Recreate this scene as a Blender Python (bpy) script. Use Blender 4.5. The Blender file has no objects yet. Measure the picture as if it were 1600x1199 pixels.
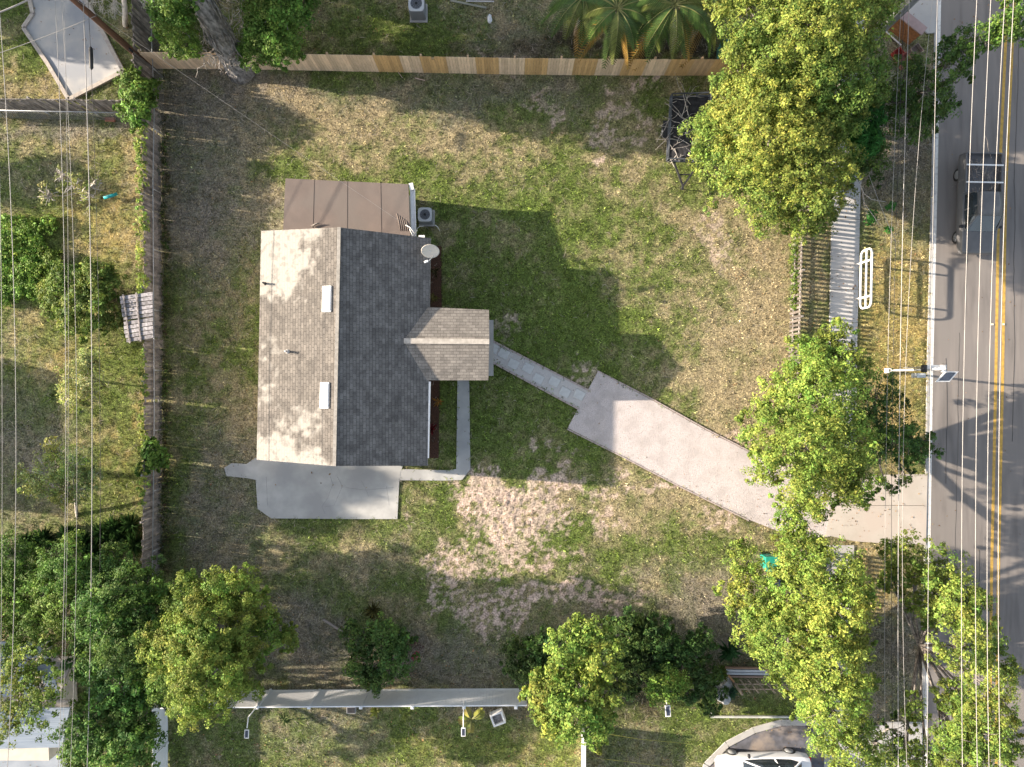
import bpy, math, random
import numpy as np
from mathutils import Vector
random.seed(7); RNG = np.random.default_rng(7)
SC = bpy.context.scene
COL = SC.collection
R = math.radians
# ------------------------------------------------------------------ camera, sky, sun
H = 36.7            # height of the drone above the lawn
F = 1600 * 24 / 36  # focal length in photo pixels
cam = bpy.data.cameras.new('camera'); cam.lens = 24; cam.sensor_width = 36
cam.clip_start = .5; cam.clip_end = 2000
co = bpy.data.objects.new('camera', cam); COL.objects.link(co)
co.location = (0, 0, H); co.rotation_euler = (0, 0, 0); SC.camera = co
SUN_EL, SUN_AZ = 17.6, 6.8          # elevation; rays run to +X and this many degrees towards -Y
W = bpy.data.worlds.new('World'); SC.world = W; W.use_nodes = True
wn = W.node_tree.nodes; wl = W.node_tree.links
sky = wn.new('ShaderNodeTexSky'); sky.sky_type = 'NISHITA'; sky.sun_disc = False
sky.sun_elevation = R(SUN_EL); sky.sun_rotation = R(270 + SUN_AZ)
sky.air_density = 1.0; sky.dust_density = 2.0; sky.ozone_density = 1.0
hs = wn.new('ShaderNodeHueSaturation'); hs.inputs['Saturation'].default_value = .60; wl.new(sky.outputs[0], hs.inputs['Color']); wl.new(hs.outputs[0], wn['Background'].inputs[0]); wn['Background'].inputs[1].default_value = .112
sl = bpy.data.lights.new('sun', 'SUN'); sl.energy = 5.0; sl.angle = R(.5); sl.color = (1, .86, .70)
so = bpy.data.objects.new('sun', sl); COL.objects.link(so)
ray = Vector((math.cos(R(SUN_AZ)) * math.cos(R(SUN_EL)), -math.sin(R(SUN_AZ)) * math.cos(R(SUN_EL)), -math.sin(R(SUN_EL))))
so.rotation_euler = ray.to_track_quat('-Z', 'Y').to_euler(); so.location = (-40, 5, 20)
SC.view_settings.view_transform = 'Standard'; SC.view_settings.look = 'None'
SC.view_settings.exposure = 1.66; SC.view_settings.gamma = 1
SC.render.engine = 'CYCLES'

# ------------------------------------------------------------------ helpers
def G(px, py, z=0.0):
    "survey point: where a spot of height z seen at (px, py) stands"
    k = (H - z) / F
    return np.array([(px - 800) * k, (599.5 - py) * k, z])

_tab = np.random.default_rng(3).random((256, 256))
def vnoise(x, y, seed=0):
    x = np.asarray(x, float) + seed * 17.3; y = np.asarray(y, float) + seed * 7.7
    xi = np.floor(x).astype(int); yi = np.floor(y).astype(int)
    fx = x - xi; fy = y - yi; fx = fx * fx * (3 - 2 * fx); fy = fy * fy * (3 - 2 * fy)
    a = _tab[xi % 256, yi % 256]; b = _tab[(xi + 1) % 256, yi % 256]
    c = _tab[xi % 256, (yi + 1) % 256]; d = _tab[(xi + 1) % 256, (yi + 1) % 256]
    return (a * (1 - fx) + b * fx) * (1 - fy) + (c * (1 - fx) + d * fx) * fy
def fbm(x, y, s, seed=0, o=4):
    v = 0; a = .5; t = 0
    for i in range(o):
        v = v + a * vnoise(x * s, y * s, seed + i * 3); t += a; a *= .55; s *= 2.1
    return v / t
def inpoly(x, y, P):
    r = np.zeros(np.shape(x), bool); n = len(P)
    for i in range(n):
        x1, y1 = P[i][:2]; x2, y2 = P[(i + 1) % n][:2]
        if y1 == y2: continue
        c = ((y1 > y) != (y2 > y)) & (x < (x2 - x1) * (y - y1) / (y2 - y1) + x1)
        r ^= c
    return r
def sm(e0, e1, x):
    t = np.clip((x - e0) / (e1 - e0), 0, 1); return t * t * (3 - 2 * t)

ORG = {}
def tag(o, label=None, cat=None, group=None, kind=None):
    if label: o['label'] = label
    if cat: o['category'] = cat
    if group: o['group'] = group
    if kind: o['kind'] = kind
    return o
def thing(name, loc, label, cat, group=None):
    o = bpy.data.objects.new(name, None); COL.objects.link(o); o.empty_display_size = .2
    o.location = tuple(loc); ORG[o.name] = np.array(loc, float)
    return tag(o, label, cat, group)
def link_mesh(name, me, mat, parent=None, org=None):
    o = bpy.data.objects.new(name, me); COL.objects.link(o)
    if mat is not None: me.materials.append(mat)
    if parent is not None:
        o.parent = parent; ORG[o.name] = ORG[parent.name]
    else:
        org = np.array([0, 0, 0.]) if org is None else org
        o.location = tuple(org); ORG[o.name] = org
    return o
def np_mesh(name, V, faces_n, idx, col=None, smooth=False):
    "V (n,3); idx flat loops; faces_n verts per face"
    me = bpy.data.meshes.new(name)
    nf = len(idx) // faces_n
    me.vertices.add(len(V)); me.vertices.foreach_set('co', np.ascontiguousarray(V, np.float32).ravel())
    me.loops.add(len(idx)); me.loops.foreach_set('vertex_index', np.ascontiguousarray(idx, np.int32))
    me.polygons.add(nf)
    me.polygons.foreach_set('loop_start', np.arange(nf, dtype=np.int32) * faces_n)
    me.polygons.foreach_set('loop_total', np.full(nf, faces_n, np.int32))
    if col is not None:
        a = me.color_attributes.new('tint', 'FLOAT_COLOR', 'POINT')
        c = np.ones((len(V), 4), np.float32); c[:, :col.shape[1]] = col
        a.data.foreach_set('color', c.ravel())
    me.update(calc_edges=True)
    me.polygons.foreach_set('use_smooth', np.full(nf, smooth))
    return me

class MB:
    def __init__(s): s.v = []; s.f = []; s.c = []; s.sm = []
    def add(s, vs, fs, col=None, smooth=False):
        b = len(s.v); s.v += [tuple(map(float, p)) for p in vs]
        s.f += [tuple(b + i for i in f) for f in fs]; s.sm += [smooth] * len(fs)
        s.c += [col or (1, 1, 1)] * len(vs); return s
    def box(s, c, d, rz=0, col=None, rx=0, ry=0):
        x, y, z = d[0] / 2, d[1] / 2, d[2] / 2
        from mathutils import Euler
        M = Euler((rx, ry, rz)).to_matrix(); C = Vector(tuple(map(float, c)))
        vs = [C + M @ Vector((sx * x, sy * y, sz * z)) for sz in (-1, 1) for sx, sy in ((-1, -1), (1, -1), (1, 1), (-1, 1))]
        return s.add(vs, [(3, 2, 1, 0), (4, 5, 6, 7), (0, 1, 5, 4), (1, 2, 6, 5), (2, 3, 7, 6), (3, 0, 4, 7)], col)
    def bar(s, a, b, w, h, col=None):
        "box from a to b, w wide, h high, centred on the line"
        a = Vector(tuple(map(float, a))); b = Vector(tuple(map(float, b))); d = (b - a).normalized()
        up = Vector((0, 0, 1)) if abs(d.z) < .95 else Vector((1, 0, 0))
        s1 = d.cross(up).normalized(); u1 = s1.cross(d)
        vs = [p + s1 * (i * w / 2) + u1 * (j * h / 2) for p in (a, b) for i, j in ((-1, -1), (1, -1), (1, 1), (-1, 1))]
        return s.add(vs, [(3, 2, 1, 0), (4, 5, 6, 7), (0, 1, 5, 4), (1, 2, 6, 5), (2, 3, 7, 6), (3, 0, 4, 7)], col)
    def prism(s, poly, z0, z1, col=None):
        n = len(poly); A = sum(poly[i][0] * poly[(i + 1) % n][1] - poly[(i + 1) % n][0] * poly[i][1] for i in range(n))
        if A < 0: poly = poly[::-1]
        vs = [(p[0], p[1], z0) for p in poly] + [(p[0], p[1], z1) for p in poly]
        fs = [tuple(range(n))[::-1], tuple(range(n, 2 * n))] + [(i, (i + 1) % n, n + (i + 1) % n, n + i) for i in range(n)]
        return s.add(vs, fs, col)
    def slab(s, quad, t, col=None):
        "thick sheet: quad of 3-D top points, thickness t downwards"
        n = len(quad); q = [tuple(map(float, p)) for p in quad]
        vs = q + [(p[0], p[1], p[2] - t) for p in q]
        A = sum(q[i][0] * q[(i + 1) % n][1] - q[(i + 1) % n][0] * q[i][1] for i in range(n))
        top = tuple(range(n)); bot = tuple(range(n, 2 * n))[::-1]
        side = [(i, n + i, n + (i + 1) % n, (i + 1) % n) for i in range(n)]
        fs = [top, bot] + side
        if A < 0: fs = [f[::-1] for f in fs]
        return s.add(vs, fs, col)
    def tube(s, pts, r, n=8, col=None, cap=True, smooth=True):
        P = [Vector(tuple(map(float, p))) for p in pts]; m = len(P)
        rs = list(r) if hasattr(r, '__len__') else [r] * m
        vs = []; nrm = None
        for i in range(m):
            d = (P[min(i + 1, m - 1)] - P[max(i - 1, 0)]).normalized()
            if nrm is None: nrm = d.orthogonal().normalized()
            else:
                nrm = (nrm - d * nrm.dot(d))
                nrm = nrm.normalized() if nrm.length > 1e-5 else d.orthogonal().normalized()
            b = d.cross(nrm)
            for k in range(n):
                a = 2 * math.pi * k / n
                vs.append(P[i] + (nrm * math.cos(a) + b * math.sin(a)) * rs[i])
        fs = [(i * n + k, i * n + (k + 1) % n, (i + 1) * n + (k + 1) % n, (i + 1) * n + k) for i in range(m - 1) for k in range(n)]
        if cap: fs += [tuple(range(n))[::-1], tuple(range((m - 1) * n, m * n))]
        return s.add(vs, fs, col, smooth)
    def lathe(s, c, prof, n=16, col=None, smooth=False):
        "prof: (radius, z) list about a vertical axis at c"
        vs = [(c[0] + r * math.cos(2 * math.pi * k / n), c[1] + r * math.sin(2 * math.pi * k / n), c[2] + z) for r, z in prof for k in range(n)]
        m = len(prof)
        fs = [(i * n + k, i * n + (k + 1) % n, (i + 1) * n + (k + 1) % n, (i + 1) * n + k) for i in range(m - 1) for k in range(n)]
        fs += [tuple(range(n))[::-1], tuple(range((m - 1) * n, m * n))]
        return s.add(vs, fs, col, smooth)
    def build(s, name, mat, parent=None, org=None, bevel=0):
        V = np.array(s.v, float)
        if parent is not None: o0 = ORG[parent.name]
        else:
            o0 = np.array([0, 0, 0.]) if org is None else np.array(org, float)
        me = bpy.data.meshes.new(name)
        me.from_pydata([tuple(p) for p in (V - o0)], [], s.f)
        a = me.color_attributes.new('tint', 'FLOAT_COLOR', 'POINT')
        c = np.ones((len(V), 4), np.float32); c[:, :3] = np.array(s.c); a.data.foreach_set('color', c.ravel())
        me.polygons.foreach_set('use_smooth', s.sm); me.update()
        o = link_mesh(name, me, mat, parent, o0)
        if bevel:
            m = o.modifiers.new('bevel', 'BEVEL'); m.width = bevel; m.segments = 2; m.limit_method = 'ANGLE'; m.angle_limit = R(40)
        return o

# ------------------------------------------------------------------ materials
def mat(name, c1, c2=None, scale=3., rough=.8, bump=0., bscale=None, tint=False, metal=0., detail=6., spec=.3, stretch=None, c3=None, s3=.6, lo=.35, hi=.65, trans=0.):
    m = bpy.data.materials.new(name); m.use_nodes = True
    N = m.node_tree.nodes; L = m.node_tree.links; P = N['Principled BSDF']
    P.inputs['Roughness'].default_value = rough; P.inputs['Metallic'].default_value = metal
    P.inputs['Specular IOR Level'].default_value = spec
    tc = N.new('ShaderNodeTexCoord'); vec = tc.outputs['Object']
    if stretch:
        mp = N.new('ShaderNodeMapping'); mp.inputs['Scale'].default_value = stretch; L.new(vec, mp.inputs[0]); vec = mp.outputs[0]
    col = None
    def noise(sc, det=detail):
        n = N.new('ShaderNodeTexNoise'); n.inputs['Scale'].default_value = sc; n.inputs['Detail'].default_value = det
        L.new(vec, n.inputs['Vector']); return n.outputs['Fac']
    def ramp(f, a, b, lo, hi):
        r = N.new('ShaderNodeValToRGB'); r.color_ramp.elements[0].position = lo; r.color_ramp.elements[1].position = hi
        r.color_ramp.elements[0].color = (*a, 1); r.color_ramp.elements[1].color = (*b, 1); L.new(f, r.inputs[0]); return r.outputs[0]
    def mix(kind, a, b, f=1.):
        x = N.new('ShaderNodeMix'); x.data_type = 'RGBA'; x.blend_type = kind
        if isinstance(f, float): x.inputs[0].default_value = f
        else: L.new(f, x.inputs[0])
        L.new(a, x.inputs[6]); L.new(b, x.inputs[7]); return x.outputs[2]
    if c2 is None: c2 = tuple(v * .8 for v in c1)
    col = ramp(noise(scale), c2, c1, lo, hi)
    if c3 is not None:
        f = ramp(noise(s3, 4.), (0, 0, 0), (1, 1, 1), .45, .62)
        k = N.new('ShaderNodeRGB'); k.outputs[0].default_value = (*c3, 1)
        col = mix('MIX', col, k.outputs[0], f)
    if tint:
        a = N.new('ShaderNodeVertexColor'); a.layer_name = 'tint'; col = mix('MULTIPLY', col, a.outputs[0])
    L.new(col, P.inputs['Base Color'])
    if bump:
        b = N.new('ShaderNodeBump'); b.inputs['Strength'].default_value = 1.; b.inputs['Distance'].default_value = bump
        L.new(noise(bscale or scale * 3), b.inputs['Height']); L.new(b.outputs[0], P.inputs['Normal'])
    if trans:
        T = N.new('ShaderNodeBsdfTranslucent'); L.new(col, T.inputs[0]); X = N.new('ShaderNodeMixShader'); X.inputs[0].default_value = trans
        L.new(P.outputs[0], X.inputs[1]); L.new(T.outputs[0], X.inputs[2]); L.new(X.outputs[0], N['Material Output'].inputs[0])
    return m
LEAFM = mat('leaf', (1, 1, 1), (.8, .8, .8), scale=6, rough=.62, tint=True, spec=.2, trans=.32)
GRASSM = mat('grass_blade', (1, 1, 1), (.8, .8, .8), scale=8, rough=.7, tint=True, spec=.15, trans=.2)
BARK = mat('bark', (.30, .27, .24), (.12, .10, .09), scale=9, rough=.95, bump=.02, stretch=(1, 1, .25))
PALEBARK = mat('pale_bark', (.52, .48, .43), (.30, .27, .25), scale=8, rough=.95, bump=.01)
CONC = mat('concrete', (.42, .405, .38), (.35, .34, .325), scale=1.2, rough=.9, bump=.003, bscale=60, c3=(.38, .37, .36), s3=.35)
WHITE = mat('white_vinyl', (.72, .73, .74), (.66, .67, .68), scale=2, rough=.45, spec=.5)
WHITEM = mat('white_metal', (.78, .77, .75), (.70, .69, .67), scale=4, rough=.4, spec=.5)
GALV = mat('galvanised_steel', (.45, .46, .47), (.33, .34, .35), scale=8, rough=.45, metal=.6)
BLACKM = mat('black_metal', (.035, .035, .038), (.02, .02, .022), scale=5, rough=.5)
CABLE = mat('cable_aluminium', (.33, .31, .29), (.26, .245, .23), scale=2, rough=.4, spec=.5)
CABLEB = mat('cable_black', (.04, .04, .04), (.02, .02, .02), scale=2, rough=.6)
CEDAR = mat('cedar_board', (1, 1, 1), (.82, .80, .78), scale=5, rough=.8, tint=True, stretch=(3, 3, .5))
OLDWOOD = mat('weathered_board', (.34, .315, .295), (.15, .138, .13), scale=4, rough=.95, tint=True, bump=.004, stretch=(2, 2, .6))
GLASS = mat('dark_glass', (.03, .04, .05), (.02, .025, .03), scale=2, rough=.08, spec=.9)
SOLAR = mat('solar_cell', (.04, .05, .08), (.03, .035, .05), scale=12, rough=.2, spec=.8)
# ------------------------------------------------------------------ ground cover
def T(px): return [tuple(G(x, y)[:2]) for x, y in px]
GRAVEL = T([(934, 581), (1010, 621), (1100, 671), (1200, 722), (1310, 755), (1302, 800), (1296, 838), (1246, 842), (1170, 812), (1060, 758), (960, 706), (887, 669)])
APRON = T([(1306, 752), (1380, 742), (1448, 741), (1446, 851), (1383, 849), (1336, 850), (1290, 836), (1296, 800)])
WALK = T([(764, 531), (922, 613), (906, 639), (764, 562)])
PATIO = T([(351, 731), (362, 724), (386, 725), (398, 716), (500, 700), (640, 700), (627, 735), (624, 752), (621, 811), (560, 811), (424, 810), (403, 795), (400, 750), (386, 747), (354, 744)])
SIDE = T([(624.5, 733), (700, 735), (713, 733), (715, 588), (733, 588), (735, 733), (722, 750), (690, 751), (624, 750.5)])
SLAB = T([(40, -30), (52, 22), (37, 44), (75, 100), (108, 156), (193, 112), (150, 30), (118, -30)])
SIDEWALK = [T([(1313, -200), (1356, -200), (1347, 100), (1344, 300), (1338.5, 540), (1336, 742), (1293, 752), (1295, 540), (1299, 350), (1306, 100)])]
MULCH = [T([(668, 385), (689, 385), (690, 486), (668, 486)]), T([(664, 590), (686.5, 590), (685.5, 716), (664, 716)])]
ASPH = T([(1098, 1230), (1110, 1192), (1140, 1163), (1180, 1143), (1222, 1131), (1290, 1131), (1400, 1131), (1400, 1260), (1090, 1260)])
LOT = T([(1425, -120), (1462, -120), (1461, 52), (1448, 53), (1420, 25)])
FRONTW = T([(1330, 1160), (1365, 1140), (1385, 1128), (1440, 1128), (1440, 1260), (1330, 1260)])
GREYL = T([(-60, 1168), (96, 1162), (112, 1199), (112, 1300), (-60, 1300)])
EDGE = [(1480, -300), (1465, 0), (1459, 300), (1452, 600), (1448.5, 830), (1445, 1080), (1437, 1500)]
def road_x(py): return np.interp(py, [p[1] for p in EDGE], [p[0] for p in EDGE])

BL = []   # (kind, px, py, rx, ry, strength)
def blob(k, *a):
    for t in a: BL.append((k,) + t)
blob('gold', (60, 130, 90, 30, .5), (120, 350, 100, 50, .5), (180, 700, 60, 90, .5), (850, 1170, 200, 30, .5), (150, 225, 110, 30, .4), (60, 460, 60, 50, .4), (110, 550, 80, 40, .4))
blob('dry', (470, 195, 90, 50, 1.1), (620, 215, 120, 30, 1.0), (1170, 560, 60, 100, .7), (1010, 270, 50, 40, .6), (1150, 480, 60, 180, .6), (1120, 380, 60, 60, .4), (720, 225, 90, 22, .5), (500, 230, 60, 30, .4))
blob('lush', (900, 260, 80, 60, .9), (960, 330, 100, 60, .7), (860, 500, 140, 80, .7), (1040, 420, 60, 80, .5), (950, 620, 40, 30, .5), (700, 340, 60, 40, .5), (540, 255, 160, 40, .5), (680, 250, 120, 60, .4), (900, 860, 120, 50, .5), (700, 850, 120, 40, .5), (850, 480, 130, 90, .9), (900, 570, 150, 50, .6), (790, 640, 140, 80, 1.), (920, 700, 90, 40, .8), (700, 650, 30, 110, .8), (870, 240, 90, 60, .6),
     (1000, 330, 120, 60, .45), (930, 170, 120, 40, .7), (480, 270, 140, 25, .9), (730, 300, 160, 25, .6), (600, 60, 180, 50, .7), (1080, 420, 60, 60, .3), (1060, 300, 70, 40, .6),
     (30, 400, 80, 80, 1.2), (60, 250, 120, 60, .3), (130, 600, 70, 120, .5), (180, 660, 50, 130, .7), (30, 30, 60, 70, .9), (300, 640, 30, 140, .5), (330, 540, 60, 60, .4), (270, 700, 14, 200, .7),
     (420, 800, 80, 30, .4), (680, 780, 60, 30, .5), (1080, 840, 110, 30, .6), (930, 850, 70, 60, .5), (480, 920, 140, 40, .5), (350, 1150, 120, 40, .6), (1150, 1120, 140, 60, 1.),
     (600, 1130, 300, 20, .5), (560, 950, 60, 40, .4), (1040, 940, 60, 30, .4), (700, 1170, 170, 30, .5), (850, 1150, 60, 60, .6), (690, 450, 40, 100, .3), (410, 560, 60, 90, .5))
blob('dry', (480, 210, 110, 70, .6), (640, 210, 150, 40, .5), (700, 230, 130, 30, .5), (1000, 210, 110, 40, .5), (1140, 560, 110, 90, .9), (1180, 450, 60, 130, .6), (1140, 660, 60, 50, .9), (1000, 400, 90, 60, .3),
     (960, 290, 50, 40, .5), (1060, 590, 50, 40, .5), (1150, 340, 80, 60, .5), (120, 440, 80, 70, .3), (60, 130, 60, 40, .3), (150, 220, 90, 20, .5), (330, 620, 60, 60, .5), (370, 660, 50, 90, .4), (320, 460, 50, 80, .2),
     (1000, 760, 120, 40, .6), (1120, 830, 110, 50, .4), (1100, 790, 90, 25, .5), (800, 30, 90, 60, .4), (560, 880, 180, 60, .3), (830, 1180, 60, 60, .2), (700, 400, 30, 40, .2), (900, 780, 90, 40, .4))
blob('gold', (1390, 500, 60, 150, 1.2), (1420, 640, 50, 90, .9), (1370, 880, 50, 60, .6), (600, 1085, 220, 9, .3), (230, 640, 16, 120, .5), (160, 360, 70, 60, .4), (110, 540, 60, 40, .3), (1200, 860, 40, 20, .8), (1350, 930, 60, 30, .9),
     (1380, 30, 25, 30, .9), (430, 12, 30, 14, .6), (190, 290, 60, 40, .3), (1150, 1180, 30, 30, .5))
blob('dead', (320, 220, 90, 120, 1.1), (330, 330, 80, 100, .8), (400, 160, 60, 50, .5), (340, 800, 80, 90, .9), (470, 990, 120, 90, .9), (700, 1040, 180, 50, .9), (1050, 930, 140, 60, .6), (1140, 990, 90, 60, 1.), (40, 700, 70, 90, .7), (130, 190, 160, 14, 1.),
     (1390, 230, 60, 130, 1.1), (1390, 1010, 80, 120, 1.2), (800, 60, 60, 60, .8), (60, 290, 90, 40, .5), (600, 150, 300, 30, .6), (850, 150, 100, 40, .5), (360, 720, 40, 60, .4), (600, 870, 120, 30, .3), (1400, 780, 100, 30, .4), (450, 1150, 120, 40, .5), (1010, 1170, 70, 40, .6), (1330, 1150, 60, 80, .8))
blob('bare', (800, 797, 58, 50, 2.2), (800, 755, 52, 12, 1.), (900, 748, 80, 8, .5), (935, 800, 25, 30, .7), (880, 935, 100, 20, .58), (740, 880, 50, 30, .5), (700, 770, 30, 30, .45), (700, 905, 40, 30, .5), (770, 960, 60, 25, .5), (840, 885, 60, 12, .6),
     (850, 175, 40, 12, .8), (850, 160, 14, 25, .8), (970, 210, 22, 26, 1.), (980, 145, 30, 16, .6), (1105, 370, 22, 50, .75), (790, 525, 22, 22, .8), (905, 575, 40, 12, .7), (850, 690, 60, 14, .5), (870, 735, 30, 10, .8), (900, 642, 18, 20, .7),
     (1030, 748, 60, 6, .6), (1150, 692, 60, 6, .6), (1130, 804, 60, 6, .7), (450, 175, 30, 20, .3), (790, 90, 50, 30, .4), (1000, 900, 60, 40, .35), (630, 830, 20, 60, .4), (935, 990, 20, 40, .5), (1140, 850, 60, 20, .25), (870, 480, 20, 20, 0.), (1160, 690, 30, 14, .5), (390, 815, 30, 10, .3), (1170, 950, 60, 40, .3), (540, 745, 90, 4, .0))
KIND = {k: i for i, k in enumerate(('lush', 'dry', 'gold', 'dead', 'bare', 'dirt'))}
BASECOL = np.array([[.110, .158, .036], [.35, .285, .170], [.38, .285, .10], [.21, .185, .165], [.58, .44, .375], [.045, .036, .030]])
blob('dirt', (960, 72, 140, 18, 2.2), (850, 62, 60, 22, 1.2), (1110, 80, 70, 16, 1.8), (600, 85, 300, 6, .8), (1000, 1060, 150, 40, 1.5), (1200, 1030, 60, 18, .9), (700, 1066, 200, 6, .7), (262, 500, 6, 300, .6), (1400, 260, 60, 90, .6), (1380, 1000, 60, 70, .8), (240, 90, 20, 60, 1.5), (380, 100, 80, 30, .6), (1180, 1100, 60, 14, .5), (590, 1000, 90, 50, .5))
def cover(X, Y):
    "weights of the five kinds of cover at a point and the colour they make"
    px = X * F / H + 800; py = 599.5 - Y * F / H
    wx = px + 50 * (fbm(X, Y, .35, 11) - .5) * 2 + 22 * (fbm(X, Y, 1.4, 12) - .5) * 2; wy = py + 50 * (fbm(X, Y, .35, 13) - .5) * 2 + 22 * (fbm(X, Y, 1.4, 14) - .5) * 2
    w = np.zeros(X.shape + (6,)); w[..., 0] = .62; w[..., 1] = .36; w[..., 3] = .12
    for k, cx, cy, rx, ry, s in BL:
        d = ((wx - cx) / rx) ** 2 + ((wy - cy) / ry) ** 2
        w[..., KIND[k]] += s * 1.25 * (np.exp(-(d * .7) ** 1.7) if k == 'bare' else np.exp(-d * .85))
    n1 = fbm(X, Y, .9, 21); n2 = fbm(X, Y, 2.6, 22, 5); n3 = fbm(X, Y, 5.5, 23, 3)
    w[..., 0] *= .35 + 1.3 * sm(.33, .66, .5 * n1 + .5 * n2); w[..., 1] *= .35 + 1.3 * sm(.30, .65, 1 - .5 * n1 - .5 * n3)
    w[..., 3] *= .5 + sm(.3, .7, n2); w[..., 2] *= .5 + sm(.3, .7, n3)
    b = w[..., 4]; w[..., 4] = 2.6 * sm(.50, .95, b * (.22 + 1.35 * sm(.38, .60, .30 * n2 + .70 * n3)))
    w = w ** 1.6; w /= w.sum(-1, keepdims=True)
    c = w @ BASECOL
    c = c * (.62 + .76 * fbm(X, Y, 4.5, 31, 5))[..., None]
    return w, c
PAVED = [GRAVEL, APRON, WALK, PATIO, SIDE, SLAB, ASPH, LOT, FRONTW, GREYL] + SIDEWALK
HOUSE_FP = T([(428, 385), (655, 385), (650, 705), (422, 705)])
def paved(X, Y, pad=0):
    r = np.zeros(X.shape, bool)
    for P in PAVED: r |= inpoly(X, Y, P)
    px = X * F / H + 800; py = 599.5 - Y * F / H
    r |= px > road_x(py) - 4
    return r
gx = np.concatenate([[-500, -150, -70, -45, -36], np.linspace(-30.5, 30.5, 600), [36, 45, 70, 150, 500]])
gy = np.concatenate([[-500, -150, -60, -34, -27], np.linspace(-23.5, 23.5, 460), [27, 34, 60, 150, 500]])
GX, GY = np.meshgrid(gx, gy, indexing='ij')
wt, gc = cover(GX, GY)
pv = paved(GX, GY)
def relief(X, Y, w):
    z = .035 * (fbm(X, Y, 1.2, 41) - .5) + .016 * (fbm(X, Y, 6., 42) - .5)
    pxx = X * F / H + 800; pyy = 599.5 - Y * F / H
    pile = np.exp(-(((pxx - 800) / 70) ** 2 + ((pyy - 797) / 55) ** 2) ** 2)
    rake = (fbm(X * 1.3 + .3 * Y, Y * .6, 7., 43, 3) - .5) * 4.0 + (fbm(X, Y, 9., 44, 2) - .5) * 2.4
    z = z + pile * (.06 + .030 * rake) + w[..., 4] * .05 * (fbm(X, Y, 4., 45, 3) - .5)
    return z
far_ = np.clip((np.maximum(np.abs(GX) - 31, np.abs(GY) - 24)) / 4, 0, 1)[..., None]
gc = gc * (1 - far_) + np.array([.17, .17, .075]) * far_
GZ = relief(GX, GY, wt)
# soften the sheet down under anything paved
pvs = pv.copy()
for ax in (0, 1):
    for sh in (-1, 1): pvs |= np.roll(pv, sh, ax)
GZ = np.where(pvs, -.05, GZ - .012)
for m_ in MULCH:
    mk = inpoly(GX, GY, m_); gc[mk] = (.075, .040, .028)
nx, ny = len(gx), len(gy)
I = (np.arange(nx - 1)[:, None] * ny + np.arange(ny - 1)[None, :])
idx = np.stack([I, I + ny, I + ny + 1, I + 1], -1).ravel()
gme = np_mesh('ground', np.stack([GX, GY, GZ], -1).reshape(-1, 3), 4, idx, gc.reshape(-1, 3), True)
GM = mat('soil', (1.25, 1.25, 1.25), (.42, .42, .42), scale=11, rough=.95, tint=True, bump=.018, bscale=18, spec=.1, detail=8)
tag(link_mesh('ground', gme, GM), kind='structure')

# grass: blades in tufts
NT = 360000
X = RNG.uniform(-29.5, 29.5, NT); Y = RNG.uniform(-22.5, 22.5, NT)
w, c = cover(X, Y)
jx, jy = RNG.normal(0, .07, (2, NT)) * (1.6 * fbm(X, Y, 1.1, 71) + .1); on = paved(X, Y) & ~paved(X + jx, Y + jy)
keep = ~paved(X + jx, Y + jy) & ~inpoly(X, Y, HOUSE_FP)
for m_ in MULCH: keep &= ~inpoly(X, Y, m_)
dens = np.clip(1 - 1.35 * w[:, 4], 0.02, 1) * (.45 + .55 * sm(.25, .6, fbm(X, Y, 4.2, 51, 3)))
keep &= RNG.random(NT) < dens
X, Y, w, c, on = X[keep], Y[keep], w[keep], c[keep], on[keep]
zz = np.where(on, .045, relief(X, Y, w) - .015)
nb = 4
tuft = np.repeat(np.exp(RNG.normal(-.06, .52, len(X))), nb)[:, None]; X = np.repeat(X, nb); Y = np.repeat(Y, nb); zz = np.repeat(zz, nb); c = np.repeat(c, nb, 0); w = np.repeat(w, nb, 0)
n = len(X)
X = X + RNG.normal(0, .035, n); Y = Y + RNG.normal(0, .035, n)
ang = RNG.uniform(0, 2 * np.pi, n); lean = RNG.uniform(.75, 1.5, n); tall = np.repeat(vnoise(X[::nb] * 9, Y[::nb] * 9, 5) > .66, nb)[:n]; lean = np.where(tall, lean * .6, lean)
ln = RNG.uniform(.03, .085, n) * (1 + .5 * w[:, 0]) * np.where(tall, 1.5, 1.); wd = RNG.uniform(.018, .036, n)
base = np.stack([X, Y, zz], -1)
hd = np.stack([np.cos(ang), np.sin(ang), 0 * ang], -1); sd = np.stack([-np.sin(ang), np.cos(ang), 0 * ang], -1)
tip = base + hd * (ln * np.sin(lean))[:, None] + np.array([0, 0, 1]) * (ln * np.cos(lean))[:, None]
V = np.stack([base - sd * wd[:, None] / 2, base + sd * wd[:, None] / 2, tip], 1).reshape(-1, 3)
green = np.array([.175, .24, .036]); straw = np.array([.46, .39, .24])
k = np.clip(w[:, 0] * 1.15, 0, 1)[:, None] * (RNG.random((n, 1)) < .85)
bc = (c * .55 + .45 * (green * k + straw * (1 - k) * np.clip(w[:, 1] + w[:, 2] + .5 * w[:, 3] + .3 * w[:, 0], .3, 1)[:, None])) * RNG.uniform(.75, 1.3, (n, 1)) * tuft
gm = np_mesh('grass', V, 3, np.arange(len(V)), np.repeat(bc, 3, 0))
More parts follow.
